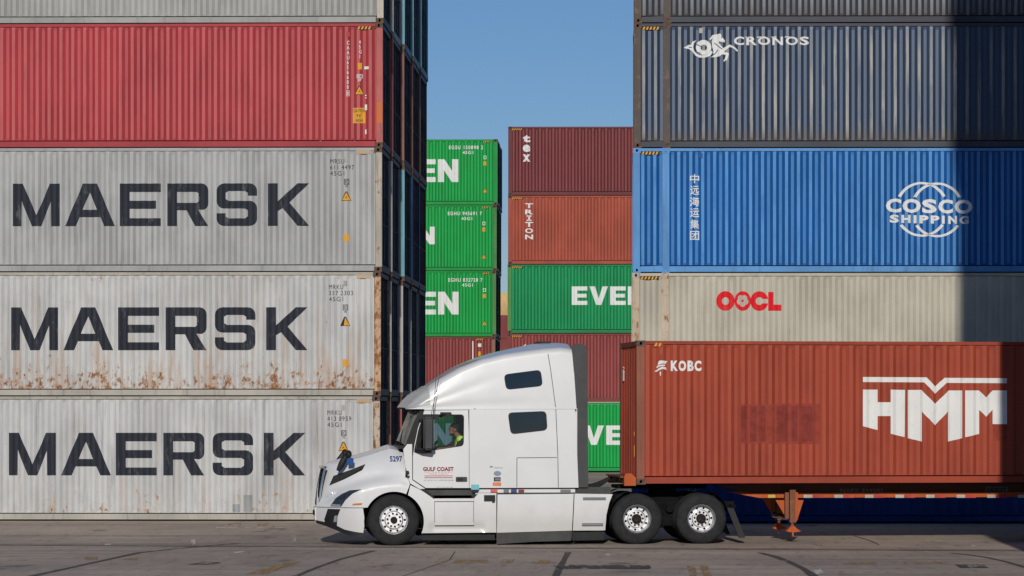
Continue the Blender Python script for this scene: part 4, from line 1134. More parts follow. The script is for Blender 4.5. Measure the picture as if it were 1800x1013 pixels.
prism(bm, [(ud, zf), (ud+.42, zf), (ud+.50, 1.78), (ud+.44, 1.93), (ud+.05, 1.97)], .12, 2.32); tm('dashboard', bm, INT, TR, TR, False)
bm = bmesh.new()
for a, b in ((.40, .95),):
    us = Q(806, 800)[0]
    bx(bm, us-.30, us+.28, a, b, 1.32, 1.50); prism(bm, [(us+.16, 1.45), (us+.30, 1.45), (us+.42, 2.16), (us+.32, 2.20)], a+.02, b-.02)
    prism(bm, [(us+.35, 2.2), (us+.45, 2.2), (us+.47, 2.40), (us+.39, 2.42)], a+.15, b-.15); bx(bm, us-.2, us+.2, a+.08, b-.08, zf, 1.33)
bmesh.ops.bevel(bm, geom=bm.edges[:], offset=.025, segments=2, affect='EDGES')
tm('driver_seat', bm, INT, TR, TR, True, .6)
# steering wheel
bm = bmesh.new(); cu, cz = Q(757, 792, .65); R1 = .23; tl = radians(35)
ring = [(cu+R1*cos(a)*sin(tl), .66+R1*sin(a), cz+R1*cos(a)*cos(tl)) for a in [2*pi*i/32 for i in range(33)]]
tube(bm, ring, .016, 8, False); tube(bm, [(cu-.02, .66, cz-.02), (cu-.35, .66, cz-.35)], .03)
for a in (0.5, 2.6, 4.7): tube(bm, [(cu, .66, cz), (cu+R1*cos(a)*sin(tl), .66+R1*sin(a), cz+R1*cos(a)*cos(tl))], .012)
tm('steering_wheel', bm, BLKP, TR, TR, True)
# door glass, windscreen, pillars
bm = bmesh.new(); sheet(bm, [win], lambda u, z: wc(u, z)+.025); tm('door_window', bm, GLS, TR, TR, False)
bm = bmesh.new(); sheet(bm, [win], lambda u, z: 2.44-wc(u, z)-.025); tm('door_window', bm, GLF, TR, TR, False)
bm = bmesh.new()
inn = [(p[0]*.965+sum(q[0] for q in win)/len(win)*.035, p[1]*.965+sum(q[1] for q in win)/len(win)*.035) for p in win]
sheet(bm, [win, inn], lambda u, z: wc(u, z)-.004); tm('window_seal', bm, BLKP, TR, TR, False, far=True)
bm = bmesh.new(); n = 20; bl, tl_ = [], []
cb, ct = Q(698, 775, 1.22), Q(718.5, 723, 1.22); eb, et = Q(716, 786, .12), Q(742, 722, .12)
for i in range(n+1):
    s_ = (i/n-.5)*2; w_ = 1.22+s_*1.10; q = abs(s_)**2.4
    bl.append(bm.verts.new((cb[0]+(eb[0]-cb[0])*q, w_, cb[1]+(eb[1]-cb[1])*q))); tl_.append(bm.verts.new((ct[0]+(et[0]-ct[0])*q, w_, ct[1]+(et[1]-ct[1])*q)))
for i in range(n): bm.faces.new((bl[i], tl_[i], tl_[i+1], bl[i+1]))
tm('windscreen', bm, WSG, TR, TR, True, 3)
bm = bmesh.new(); sheet(bm, [QL([(712, 784), (717, 787), (724, 789), (727, 796), (733, 795.5), (733.5, 775), (737, 752), (745.5, 729.5), (752, 729.3), (752, 722.3), (738, 722.5), (726, 745), (719, 765)], .06)], lambda u, z: .062+.0*u)
tm('windscreen_pillar', bm, BLKP, TR, TR, False, far=True)
bm = bmesh.new()
for w_ in (.5, 1.15, 1.75):
    p = Q(700, 781, 1.0); tube(bm, [(p[0], w_, p[1]-.02), (p[0]+.02, w_+.15, p[1]+.07), (p[0]+.10, w_+.42, p[1]+.30)], .014, 6)
bx(bm, p[0]-.03, p[0]+.12, .35, 2.1, p[1]-.09, p[1]-.02)
tm('wiper', bm, BLKP, TR, TR, True, .5)
bm = bmesh.new(); cowl = [(Q(696, 786, 1.22)[0], .55), (Q(712, 786, .2)[0], .10)]
um, zm = Q(712, 792, .3)
bx(bm, um-.02, um+.35, .42, 2.02, .95, zm-.03); bx(bm, um+.12, um+.35, .10, 2.34, .95, zm-.05); tm('firewall', bm, DARK, TR, TR, False)

# ---------- bonnet with wheel arches
UFR = Q(556, 880, .8)[0]
def plan(u): return .66*max(0, (UFR+.92-u)/.92)**1.9
ftop = [Q(575, 884, .1), Q(600, 869, .1), Q(635, 855, .1), Q(660, 849, .1), Q(682, 846, .1), Q(705, 845, .1), Q(722, 850, .1)]
hcrest = [Q(a, b, 1.22) for a, b in [(563, 824), (567, 819), (574, 813), (600, 805.5), (627, 798.5), (651, 791.8), (668, 786), (683, 781), (694, 784.5), (704, 788.5), (712, 791)]]
def hedge(u): return interp(hcrest, u)-.075
def whood(u, z):
    zt = hedge(u); z0 = interp(ftop, u)
    up = sstep(z0-.06, z0+.16, z); hgt = max(0, min(1, (z-z0)/max(.1, zt-z0)))
    rearw = sstep(Q(660, 0)[0], Q(720, 0)[0], u)
    wf_ = .055+.03*sstep(z0-.1, z0, z)
    wh = .30-.18*rearw+(.34+.05*rearw)*hgt**2.2
    return plan(u)+wf_*(1-up)+wh*up
acx, acz = Q(692.5, 917, .05); AR = .595
def arch(a0, a1, n=22): return [(acx+AR*cos(radians(a0+(a1-a0)*i/n)), acz+AR*sin(radians(a0+(a1-a0)*i/n))) for i in range(n+1)]
zs = Q(600, 892.5, .1)[1]
a_r = 66; a_l = 180-math.degrees(math.asin((zs-acz)/AR))
us_ = [i for i in range(0, 24)]
ut0, ut1 = Q(566, 820, .8)[0], Q(711, 795, .3)[0]
topl = [(ut0+(ut1-ut0)*i/23, hedge(ut0+(ut1-ut0)*i/23)) for i in us_]
hood_poly = [(UFR, zs), (UFR+.006, zs+.12), (Q(558.5, 860, .8)[0], Q(558.5, 860, .8)[1]), (Q(562, 838, .8)[0], Q(562, 838, .8)[1])]+topl+[Q(712, 812, .1), Q(717, 838, .1), Q(720.5, 852, .06)]+arch(a_r, a_l)
bm = bmesh.new(); sheet(bm, [hood_poly], whood, .045)
hood = tm('bonnet', bm, TW, TR, TR, True, 2.5, far=True)
bm = bmesh.new(); rows = []
for i in range(36):
    u = ut0+(ut1-ut0)*i/35; we = whood(u, hedge(u)); row = []
    for k in range(15):
        q = k/14; th = (q-.5)*2; w_ = 1.22+th*(1.22-we)
        row.append(bm.verts.new((u, w_, hedge(u)+.075*(1-abs(th)**2.6))))
    rows.append(row)
for a, b in zip(rows, rows[1:]):
    for i in range(14): bm.faces.new((a[i], b[i], b[i+1], a[i+1]))
bmesh.ops.recalc_face_normals(bm, faces=bm.faces[:])
for f in bm.faces:
    if f.normal.z < 0: f.normal_flip()
tm('bonnet_top', bm, TW, TR, TR, True, 2)
# grille with chrome surround across the nose
gt, gb = Q(565.5, 822, .85), Q(555.5, 888, .85)
def gpt(s_, q, off=0):
    u = gb[0]+(gt[0]-gb[0])*q**1.6; return (u+.075*abs(s_)**2.5+off, 1.22+s_*.50, gb[1]+(gt[1]-gb[1])*q)
bm = bmesh.new(); gr = [[bm.verts.new(gpt(-1+2*i/20, j/12)) for i in range(21)] for j in range(13)]
for a, b in zip(gr, gr[1:]):
    for i in range(20): bm.faces.new((a[i], a[i+1], b[i+1], b[i]))
bmesh.ops.recalc_face_normals(bm, faces=bm.faces[:])
tm('grille', bm, DARK, TR, TR, True)
bm = bmesh.new()
for j in range(1, 9): tube(bm, [gpt(-.95+1.9*i/16, j/9.5, +.006) for i in range(17)], .009, 6)
tm('grille_bars', bm, GRYP, TR, TR, True)
bm = bmesh.new()
for s_ in (-1, 1): tube(bm, [gpt(s_, q/10, -.012) for q in range(11)], .020, 8)
tube(bm, [gpt(-1+2*i/16, 1, -.01) for i in range(17)], .03, 8)
tm('grille_surround', bm, CHR, TR, TR, True)
# bumper
zbb = Q(600, 938, .1)[1]; zbm = Q(556, 915, .8)[1]
def wbump(u, z): return plan(u)+.045-.05*sstep(.15, 0, abs(z-.55))*0
zs2 = zs-.012
bp = [(UFR-.01, zs2)]+[(acx-AR-.02+.0, zs2)]+[(acx+AR*cos(radians(a)), acz+AR*sin(radians(a))) for a in (172, 180, 188)]+[Q(638.5, 937, .05), Q(606, 933, .05), Q(590, 926, .2), Q(573, 921, .5), (UFR-.01, zbm)]
bm = bmesh.new(); sheet(bm, [bp], wbump, .05); tm('bumper', bm, TW, TR, TR, True, 2.5, far=True)
bm = bmesh.new(); w0 = wbump(UFR-.01, .6)
bx(bm, UFR-.03, UFR+.10, w0, 2.44-w0, zbm, zs2); tm('bumper_centre', bm, TW, TR, TR, False)
bm = bmesh.new(); bx(bm, UFR-.045, UFR-.02, w0+.1, 2.34-w0, zbm+.10, zs2-.08); tm('lower_grille', bm, DARK, TR, TR, False)
lip = [(UFR-.02, zbm+.01), Q(575, 918.5, .5), Q(592, 924.5, .2), Q(606, 931.5, .05), Q(640, 938.5, .05), Q(640, 944.5, .05), Q(612, 941.5, .05), Q(590, 932, .2), Q(573, 925, .5), (UFR, zbm-.05)]
bm = bmesh.new(); sheet(bm, [lip], lambda u, z: wbump(u, z)-.008, .06); tm('bumper_lip', bm, BLKP, TR, TR, True, far=True)
bm = bmesh.new(); bx(bm, UFR+.5, acx-.35, .35, 2.1, .36, .60); bx(bm, UFR+.25, um, .75, 1.7, .5, 1.25); tm('bonnet_light_stop', bm, DARK, TR, TR, False)  # dark boxes added under the bonnet to stop light leaking through
def over(name, loops, fy, off, mat, grid=.04, far=True):
    bm = bmesh.new(); sheet(bm, loops, lambda u, z: fy(u, z)-off, grid); return tm(name, bm, mat, TR, TR, True, 2.5, far=far)
over('headlight', [QL([(581, 891), (590, 877), (601, 868.8), (615, 862.2), (634.8, 860), (619, 867.9), (607, 879.7), (600, 891)], .15)], whood, .006, LAMP)
over('headlight_reflector', [QL([(583, 886.8), (599, 887.5), (598, 890.2), (581.7, 890)], .15)], whood, .010, LAMPW)
over('bonnet_vent', [QL([(579.5, 854.5), (587.4, 837.3), (642.7, 816), (636.7, 826.4), (605, 843)], .4)], whood, .006, BLKP)
bm = bmesh.new(); vp = QL([(579.5, 854.5), (587.4, 837.3), (642.7, 816), (636.7, 826.4), (605, 843)], .4)
for i in range(26):
    for j in range(6):
        p = Q(582+i*2.3+j*.5, 853-i*1.35-j*3.4, .4)
        if inside(p, [vp]): sheet(bm, [disc(p[0], p[1], .0085, 6)], lambda u, z: whood(u, z)-.011)
tm('vent_mesh', bm, SEAM, TR, TR, False)
over('turn_marker', [QL([(619, 888.6), (621, 885.6), (636.7, 884.4), (635.8, 887.6)], .05)], whood, .012, AMB)
over('fog_light_housing', [QL([(576.5, 895), (598, 895), (593, 908), (592, 925), (572, 921), (570.6, 914)], .3)], wbump, .008, BLKP)
over('fog_light', [QL([(588, 907), (592, 906), (591.5, 918), (586, 918)], .3)], wbump, .014, LAMPW)
bm = bmesh.new(); stroke(bm, [(UFR, 0), (UFR, 0)], .0) if False else None
pts = [(UFR+.02+(acx-AR-UFR)*i/20, zs-.006) for i in range(21)]
for a, b in zip(pts, pts[1:]): bm.faces.new([bm.verts.new((p[0], whood(p[0], zs)+.004, p[1]+dz)) for p, dz in ((a, -.012), (b, -.012), (b, .012), (a, .012))])
tm('bumper_gap', bm, BLKP, TR, TR, False)
# wheel-arch liner
for s_ in (0, 1):
    bm = bmesh.new(); a = arch(-15, 195, 26)
    r0 = [bm.verts.new((p[0], .075 if not s_ else 2.365, p[1])) for p in a]; r1 = [bm.verts.new((p[0], .62 if not s_ else 1.82, p[1])) for p in a]
    for i in range(len(a)-1): bm.faces.new((r0[i], r0[i+1], r1[i+1], r1[i]))
    bm.faces.new(r1); tm('wheel_arch_liner', bm, DARK, TR, TR, False)
# bonnet mirrors on the wings
for s_ in (0, 1):
    e = empty('bonnet_mirror', (0, 0, 0)); e.parent = TR
    w_ = .42
    def fl(bm):
        if s_:
            for v in bm.verts: v.co.y = 2.44-v.co.y
            bmesh.ops.reverse_faces(bm, faces=bm.faces[:])
        return bm
    bm = bmesh.new(); p = [V((*Q(a, b, w_), 0)) for a, b in [(594, 828), (599, 819), (603, 811), (608, 803), (611, 797)]]
    tube(bm, [(q.x, w_-.02+.0*i, q.y) for i, q in enumerate(p)], [.040, .065, .068, .055, .04], 10)
    for v in bm.verts: v.co.y = w_+(v.co.y-w_)*.8
    tm('stalk', fl(bm), BLKP, e, TR, True)
    bm = bmesh.new(); c = Q(612.5, 799, w_)
    bmesh.ops.create_icosphere(bm, subdivisions=3, radius=.12)
    for v in bm.verts: v.co = V((c[0]+v.co.x*.55, w_-.04+v.co.y*.8, c[1]+v.co.z*.72))
    tm('housing', fl(bm), BLKP, e, TR, True)
    bm = bmesh.new(); c = Q(615.5, 811.5, w_)
    sheet(bm, [rrect(-.065, .065, -.07, .07, .02)], lambda x, z: 0)
    bmesh.ops.rotate(bm, verts=bm.verts[:], cent=(0, 0, 0), matrix=Matrix.Rotation(-.25, 3, 'X'))
    for v in bm.verts: v.co = V((c[0]+v.co.x, w_-.10+v.co.y, c[1]+v.co.z))
    tm('mirror_glass', fl(bm), MIRG, e, TR, False)
# door mirrors on arms
for s_ in (0, 1):
    e = empty('door_mirror', (0, 0, 0)); e.parent = TR
    def fl(bm):
        if s_:
            for v in bm.verts: v.co.y = 2.44-v.co.y
            bmesh.ops.reverse_faces(bm, faces=bm.faces[:])
        return bm
    a0, a1 = Q(744, 733.5, -.2), Q(762, 791.5, -.2)
    bm = bmesh.new(); bx(bm, a0[0], a1[0], -.34, -.10, a1[1], a0[1])
    bmesh.ops.recalc_face_normals(bm, faces=bm.faces[:]); bmesh.ops.bevel(bm, geom=bm.edges[:], offset=.035, segments=3, affect='EDGES')
    tm('housing', fl(bm), GRYP, e, TR, True, .8)
    bm = bmesh.new(); bx(bm, a1[0], a1[0]+.006, -.31, -.13, a1[1]+.05, a0[1]-.05); tm('mirror_glass', fl(bm), MIRG, e, TR, False)
    bm = bmesh.new(); t0, t1 = Q(742, 731, -.15), Q(794, 731, .02); b0, b1 = Q(734, 793, .0), Q(757, 795, -.15)
    bx(bm, Q(735, 0)[0], Q(770, 0)[0], -.16, -.11, t0[1]-.07, t0[1]+.03); tube(bm, [(Q(768, 0)[0], -.13, t0[1]), (Q(780, 0)[0], .0, t0[1]+.02), (t1[0], .03, t0[1]+.02)], .022, 8)
    bx(bm, Q(774, 0)[0], Q(793, 0)[0], -.01, .04, t0[1]-.03, t0[1]+.07)
    tube(bm, [(Q(730, 0)[0], .03, b0[1]+.0), (Q(742, 0)[0], -.10, b0[1]-.02), (Q(757, 0)[0], -.2, b0[1]-.01)], .035, 8)
    tm('bracket', fl(bm), BLKP, e, TR, True, .6)
    bm = bmesh.new(); p0, p1 = Q(761, 735, -.25), Q(769.5, 627, -.25)
    tube(bm, [(p0[0], -.25, p0[1]), (p1[0], -.25, p1[1])], [.007, .004], 6)
    if s_: bm.free(); continue
    if not s_: p2 = Q(757.5, 700, -.25); tube(bm, [(p0[0]-.05, -.25, p0[1]), (Q(773, 660, -.25)[0], -.25, Q(773, 660, -.25)[1])], [.006, .003], 6)
    tm('aerial', fl(bm), GRYP, e, TR, True)
# sleeper windows on both levels
def corner_round(pts, r=.05, n=4):
    out = []
    for i in range(len(pts)):
        p, a, b = V(pts[i]), V(pts[i-1]), V(pts[(i+1) % len(pts)])
        d1, d2 = (a-p).normalized(), (b-p).normalized()
        for k in range(n+1):
            t = k/n; q = (p+d1*r)*(1-t)**2+p*2*t*(1-t)+(p+d2*r)*t*t; out.append(tuple(q))
    return out
for pts, fy in (([(886.5, 659), (949.5, 651), (953, 678), (890.5, 684.5)], roofw), ([(893.5, 726.5), (959, 723.8), (961, 755.5), (898.5, 762.5)], wc)):
    lp = corner_round(QL(pts, .05), .09)
    cxm = sum(p[0] for p in lp)/len(lp); czm = sum(p[1] for p in lp)/len(lp)
    ou = [(cxm+(p[0]-cxm)*1.035, czm+(p[1]-czm)*1.06) for p in lp]
    over('window_surround', [ou, lp], fy, .012, BLKP, .05); over('sleeper_window', [lp], fy, .008, DGLASS, .05)
# seams, toolbox door, rear edge line
def seam(pts, w_, fy, name='panel_seam', wd=.014):
    bm = bmesh.new(); P_ = QL(pts, w_); P2 = []
    for a, b in zip(P_, P_[1:]):
        k = max(1, int((V(b)-V(a)).length/.1)); P2 += [tuple(V(a).lerp(V(b), i/k)) for i in range(k)]
    P2.append(P_[-1])
    for a, b in zip(P2, P2[1:]):
        a, b = V(a), V(b); n = V((-(b-a).y, (b-a).x)).normalized()*wd/2
        bm.faces.new([bm.verts.new((p.x, fy(p.x, p.y)-.003, p.y)) for p in (a-n, b-n, b+n, a+n)])
    tm(name, bm, SEAM, TR, TR, False, far=True)
seam([(908.6, 857), (908.6, 805), (979, 804.5)], .03, wc); seam([(977, 717.5), (980.5, 800), (981.5, 857)], .03, wc)
seam([(962, 613), (968, 650), (973, 690), (976.5, 716)], .05, roofw)
bm = bmesh.new(); bx(bm, Q(745, 0)[0], Q(1014, 0)[0], .046, .09, zb-.06, zb+.02); tm('roof_gap', bm, SEAM, TR, TR, False, far=True)
# rear side extenders
ex = QL([(1005, 609), (1012, 604), (1026, 605.5), (1031, 609), (1032.5, 640), (1034.5, 857), (1012, 857), (1011, 760), (1011, 719), (1013.5, 715), (1010, 670), (1007, 632)], .05)
bm = bmesh.new(); prism(bm, ex, .056, .10); tm('side_extender', bm, GRYP, TR, TR, False, far=True)
bm = bmesh.new(); p = Q(941, 604, 1.5); bx(bm, p[0], p[0]+.28, 1.0, 2.0, p[1]-.1, p[1]+.03)
bmesh.ops.bevel(bm, geom=bm.edges[:], offset=.03, segments=2, affect='EDGES'); tm('roof_air_unit', bm, BLKP, TR, TR, True)
# dark sill under the cab and fittings along it
zs0, zs1 = Q(900, 866.5)[1], Q(900, 858)[1]
bm = bmesh.new(); bx(bm, Q(748, 0)[0], Q(1075, 0)[0], .12, .20, zs0-.05, zs1+.01); tm('sill', bm, RUB, TR, TR, False, far=True)
bm = bmesh.new(); bx(bm, Q(836, 0)[0], Q(1012, 0)[0], .10, .12, zs0, zs1-.012); tm('cab_base', bm, TW, TR, TR, False)
for a, b, c, e_, m in ((863, 875, 858.5, 866, DECR2), (886, 895, 860, 866.5, DECG), (899, 909, 860, 866.5, DECB), (912, 922, 861, 865.5, DECR), (986, 1004, 861, 867, DECG)):
    bm = bmesh.new(); p, q = Q(a, e_), Q(b, c); bx(bm, p[0], q[0], .075, .10, p[1], q[1]); tm('sill_fitting', bm, m, TR, TR, False)
# side fairings and steps
zt, zl = Q(800, 866)[1], Q(800, 937)[1]
fp = QL([(721.5, 853), (738, 860.8), (750, 868), (762, 877), (832, 877), (836, 867), (872.5, 867), (872.5, 936.3), (741, 937.5)], .03)+[(acx+(AR)*cos(radians(a)), acz+(AR)*sin(radians(a))) for a in range(-16, 66, 6)]
def wfair(u, z): return .035+.030*sstep(.14, .0, abs(z-Q(800, 929)[1])+.0)*sstep(Q(752, 0)[0], Q(760, 0)[0], u)*sstep(Q(858, 0)[0], Q(846, 0)[0], u)
bm = bmesh.new(); sheet(bm, [fp], wfair, .05); tm('front_side_fairing', bm, TW, TR, TR, True, 2, far=True)
def wfair2(u, z): return .03+.03*sstep(.42, .5, z)*0+.02*sstep(.55, .25, z)
bm = bmesh.new(); sheet(bm, [QL([(874.5, 869.5), (1008.5, 868.3), (1005.5, 933), (873.5, 936.8)], .03)], wfair2, .08); tm('middle_side_fairing', bm, TW, TR, TR, True, 2, far=True)
bm = bmesh.new(); sheet(bm, [QL([(1010, 868), (1077, 869), (1071, 884), (1066, 905), (1064, 932.5), (1007, 933)], .03)], wfair2, .08); tm('rear_side_fairing', bm, TW, TR, TR, True, 2, far=True)
def step(px0, px1, py, w0, w1, hgt, mat):
    bm = bmesh.new(); p, q = Q(px0, py), Q(px1, py); bx(bm, p[0], q[0], w0, w1, p[1]-hgt, p[1]); return tm('step', bm, mat, TR, TR, False, far=True)
step(763, 833, 876.5, -.015, .03, .055, TW); step(764, 833, 919, -.02, .03, .05, TW); step(1023, 1060, 919.5, -.015, .03, .05, CHR); step(1025, 1065, 874.5, -.0, .03, .05, DECG)
for px in (764, 832.5): seam([(px, 883), (px, 919)], .03, wfair, wd=.010)
bm = bmesh.new(); sheet(bm, [QL([(738, 860), (748, 860), (763, 874), (763, 877.5), (757, 873)], .03)], lambda u, z: .024); sheet(bm, [QL([(829, 861), (842, 861), (838, 866.5), (830, 866)], .03)], lambda u, z: .024)
sheet(bm, [QL([(828, 871), (840, 868), (833, 876), (830, 876)], .03)], lambda u, z: .024); tm('step_bracket', bm, BLKP, TR, TR, False)
bm = bmesh.new(); p, q = Q(851, 881), Q(870.5, 870.5); bx(bm, p[0], q[0], -.0, .03, p[1], q[1]); bx(bm, q[0]-.06, q[0]-.01, .0, .03, p[1]-.03, p[1]+.001); tm('lock_box', bm, BLKP, TR, TR, False)
bm = bmesh.new(); sheet(bm, [QL([(873, 937.5), (1006, 934), (1004, 951), (940, 952.5), (873.5, 957)], .03)], lambda u, z: .07, .2); tm('rubber_skirt', bm, RUB, TR, TR, False, far=True)
bm = bmesh.new(); sheet(bm, [QL([(741, 938), (871, 937), (871, 950), (745, 950)], .03)], lambda u, z: .16, .2); tm('inner_skirt', bm, BLKP, TR, TR, False, far=True)
bm = bmesh.new(); sheet(bm, [QL([(1007, 934), (1063, 933.5), (1062, 950), (1007, 951)], .03)], lambda u, z: .14, .2); tm('inner_skirt', bm, BLKP, TR, TR, False, far=True)
# fuel tanks, frame rails, rear deck
for w_ in (.48, 1.96):
    bm = bmesh.new(); ua, ub_ = Q(760, 0)[0], Q(1055, 0)[0]
    n0 = 0; tube(bm, [(ua, w_, .62), (ub_, w_, .62)], .33, 24); tm('fuel_tank', bm, DARK, TR, TR, True, .8)
for w_ in (.83, 1.53):
    bm = bmesh.new(); bx(bm, UFR+.3, Q(1252, 0)[0], w_, w_+.09, .70, .96); prism(bm, [(Q(1252, 0)[0], .70), (Q(1274, 0)[0], .74), (Q(1274, 0)[0], .84), (Q(1252, 0)[0], .96)], w_, w_+.09); tm('frame_rail', bm, DARK, TR, TR, False)
for u in (UF, U1, U2):
    bm = bmesh.new(); tube(bm, [(u, .35, .5), (u, 2.09, .5)], .09, 12)
    if u != UF:
        bmesh.ops.create_icosphere(bm, subdivisions=2, radius=.24, matrix=Matrix.Translation((u, 1.22, .52)))
    tm('axle', bm, DARK, TR, TR, True)
um_ = (U1+U2)/2
for w_ in (.62, 1.64):
    bm = bmesh.new(); bx(bm, um_-.18, um_+.18, w_, w_+.18, .35, .85)
    for du in (-.42, .42): tube(bm, [(um_+du, w_+.09, .55), (um_+du, w_+.09, .95)], .13, 12)
    tube(bm, [(U1, w_+.05, .42), (U2, w_+.05, .42)], .05, 8)
    for du in (-.12, .08): tube(bm, [(um_+du, w_-.12, .62+du), (um_+du, w_+.2, .62+du)], .08, 10)
    tube(bm, [(um_-.1, w_-.1, .40), (um_-.1, w_+.2, .40)], .09, 10)
    tm('suspension', bm, DARK, TR, TR, True, .6)
bm = bmesh.new(); zd = Q(1080, 866)[1]
bx(bm, Q(1014, 0)[0], Q(1074, 0)[0], .10, 2.34, zd-.08, zd-.05)
tm('rear_deck', bm, DARK, TR, TR, False)
for uq in (U1, U2):      # quarter fenders over the drive wheels
    for w_ in (.10, 1.82):
        bm = bmesh.new(); a = [(uq+.57*cos(radians(t_)), .508+.57*sin(radians(t_))) for t_ in (range(176, 96, -8) if uq == U1 else range(70, 10, -8))]
        r0 = [bm.verts.new((p[0], w_, p[1])) for p in a]; r1 = [bm.verts.new((p[0], w_+.52, p[1])) for p in a]
        for i in range(len(a)-1): bm.faces.new((r0[i], r0[i+1], r1[i+1], r1[i]))
        tm('fender', bm, BLKP, TR, TR, True)
bm = bmesh.new(); bx(bm, U1-.45, U2+.35, .80, 1.64, .94, .99); tube(bm, [(um_-.2, 1.22, 1.03), (um_+.25, 1.22, 1.03)], .42, 20)
for v in bm.verts:
    if v.co.z > 1.0: v.co.z = 1.0+min(.10, (v.co.z-1.0))
    elif v.co.z < .9: v.co.z = .9
tm('fifth_wheel', bm, DARK, TR, TR, False)
p = Q(1257.5, 875.5)
bm = bmesh.new(); bx(bm, p[0]-.05, p[0]+.03, .30, .36, p[1]-.03, p[1]+.04); tm('marker_lamp', bm, REDLENS, TR, TR, False)
for w_, nm in ((.06, 0), (1.84, 1)):
    bm = bmesh.new(); a, b = Q(1262, 882), Q(1294, 890); bx(bm, a[0], b[0], w_+.2, w_+.26, b[1]-.03, a[1]); bx(bm, b[0]-.10, b[0], w_, w_+.55, b[1]-.04, b[1]+.03)
    tm('mudflap_hanger', bm, DARK, TR, TR, False)
    bm = bmesh.new(); c, e_ = Q(1279, 893), Q(1300, 946)
    n = 10; r0, r1 = [], []
    for i in range(n+1):
        t_ = i/n; uu_ = c[0]+(e_[0]-c[0])*t_; zz = c[1]+(e_[1]-c[1])*t_
        r0.append(bm.verts.new((uu_, w_, zz))); r1.append(bm.verts.new((uu_+.10*(1-t_*.2), w_+.58, zz-.0)))
    for i in range(n): bm.faces.new((r0[i], r0[i+1], r1[i+1], r1[i]))
    ex_ = bmesh.ops.extrude_face_region(bm, geom=bm.faces[:]); bmesh.ops.translate(bm, verts=[v for v in ex_['geom'] if isinstance(v, bmesh.types.BMVert)], vec=(.13, 0, 0))
    bmesh.ops.recalc_face_normals(bm, faces=bm.faces[:])
    tm('mudflap', bm, simple('mudflap rubber', (.028, .028, .027), .85), TR, TR, False)
# air and power hoses to the trailer
for k in range(3):
    bm = bmesh.new(); a = (Q(1024, 864)[0], .9+k*.15, 1.18); b = (Q(1080, 843)[0], .8+k*.15, 1.30)
    pts = [V(a).lerp(V(b), i/16)+V((0, 0, -.13*sin(pi*i/16)*(1-.25*k))) for i in range(17)]
    tube(bm, pts, .024, 8); tm('hose', bm, BLKP, TR, TR, True)
bm = bmesh.new(); p = Q(1036, 800); tube(bm, [(p[0]-.03, 1.0, 1.15), (p[0]-.03, 1.0, p[1]+.28), (p[0]-.1, 1.0, p[1]+.32)], .022, 8); tm('grab_bar', bm, BLKP, TR, TR, True)
# writing on the truck
def ttext(name, s_, px0, px1, py0, py1, mat, fy, bold=.0, w_=.04, sp=1.0):
    a, b = Q(px0, py1, w_), Q(px1, py0, w_)
    bm = bmesh.new(); add_text(bm, text_fit(s_, a[0], b[0], a[1], b[1], bold, sp), None)
    for v in bm.verts: v.co.y = fy(v.co.x, v.co.z)-.004
    bm.normal_update()
    for f in bm.faces:
        if f.normal.y > 0: f.normal_flip()
    return tm(name, bm, mat, TR, TR, False)
ttext('fleet_number', '5297', 686, 708, 802, 812, DECB, lambda u, z: whood(u, z)-.006, .03, .2)
ttext('door_lettering', 'GULF COAST', 743.5, 797.5, 821, 828.5, DECR, wc, .045)
ttext('door_lettering', 'INTERMODAL', 747, 795, 829.3, 831.4, DECR2, wc, .0, sp=1.6); ttext('door_lettering', 'MOBILE ALABAMA', 754, 787, 832.4, 834.4, DECR2, wc, .0, sp=1.2)
ttext('door_lettering', 'ICC MC211122  USDOT# 028185', 745, 797.5, 843.4, 846, DECG, wc, .0); ttext('door_lettering', 'GVW 80,000 LBS', 767, 796, 856, 857.5, DECG, wc, .0)
def dec(name, px0, px1, py0, py1, mat, fy=wc, r=0):
    a, b = Q(px0, py1, .04), Q(px1, py0, .04); bm = bmesh.new()
    lp = rrect(a[0], b[0], a[1], b[1], r) if r else rect(a[0], b[0], a[1], b[1])
    if r < 0: lp = disc((a[0]+b[0])/2, (a[1]+b[1])/2, (b[0]-a[0])/2, 18, (b[1]-a[1])/2)
    sheet(bm, [lp], lambda u, z: fy(u, z)-.004); return tm(name, bm, mat, TR, TR, False)
dec('door_stripe', 746, 796, 836, 837.5, DECR2); dec('door_stripe', 746, 796, 839.3, 840.5, DECR)
dec('door_handle', 801, 821, 838.5, 847, GRYP, lambda u, z: wc(u, z)-.015, .02); dec('door_handle_grip', 803, 813, 841, 845, BLKP, lambda u, z: wc(u, z)-.019)
dec('sticker', 828, 842, 852, 861, DECC, lambda u, z: .03); dec('sticker', 867.5, 881, 828, 837, simple('slate blue decal', (.20, .25, .36), .5), wc, -1)
dec('sticker', 868, 880, 839, 846.5, BLKP, wc, .01); dec('sticker_print', 870, 879, 840.5, 845, DECG, lambda u, z: wc(u, z)-.002); dec('sticker', 866, 881, 848, 854.5, DECO, wc, .01)
dec('sticker', 861, 866, 819.5, 822, simple('green decal', (.08, .25, .14), .5)); ttext('sticker_print', 'CleanTruck', 868, 884, 820.5, 824, simple('green decal', (.08, .25, .14), .5), wc)
dec('marker_dot', 833.5, 835, 717.3, 718.6, AMB, lambda u, z: .0)

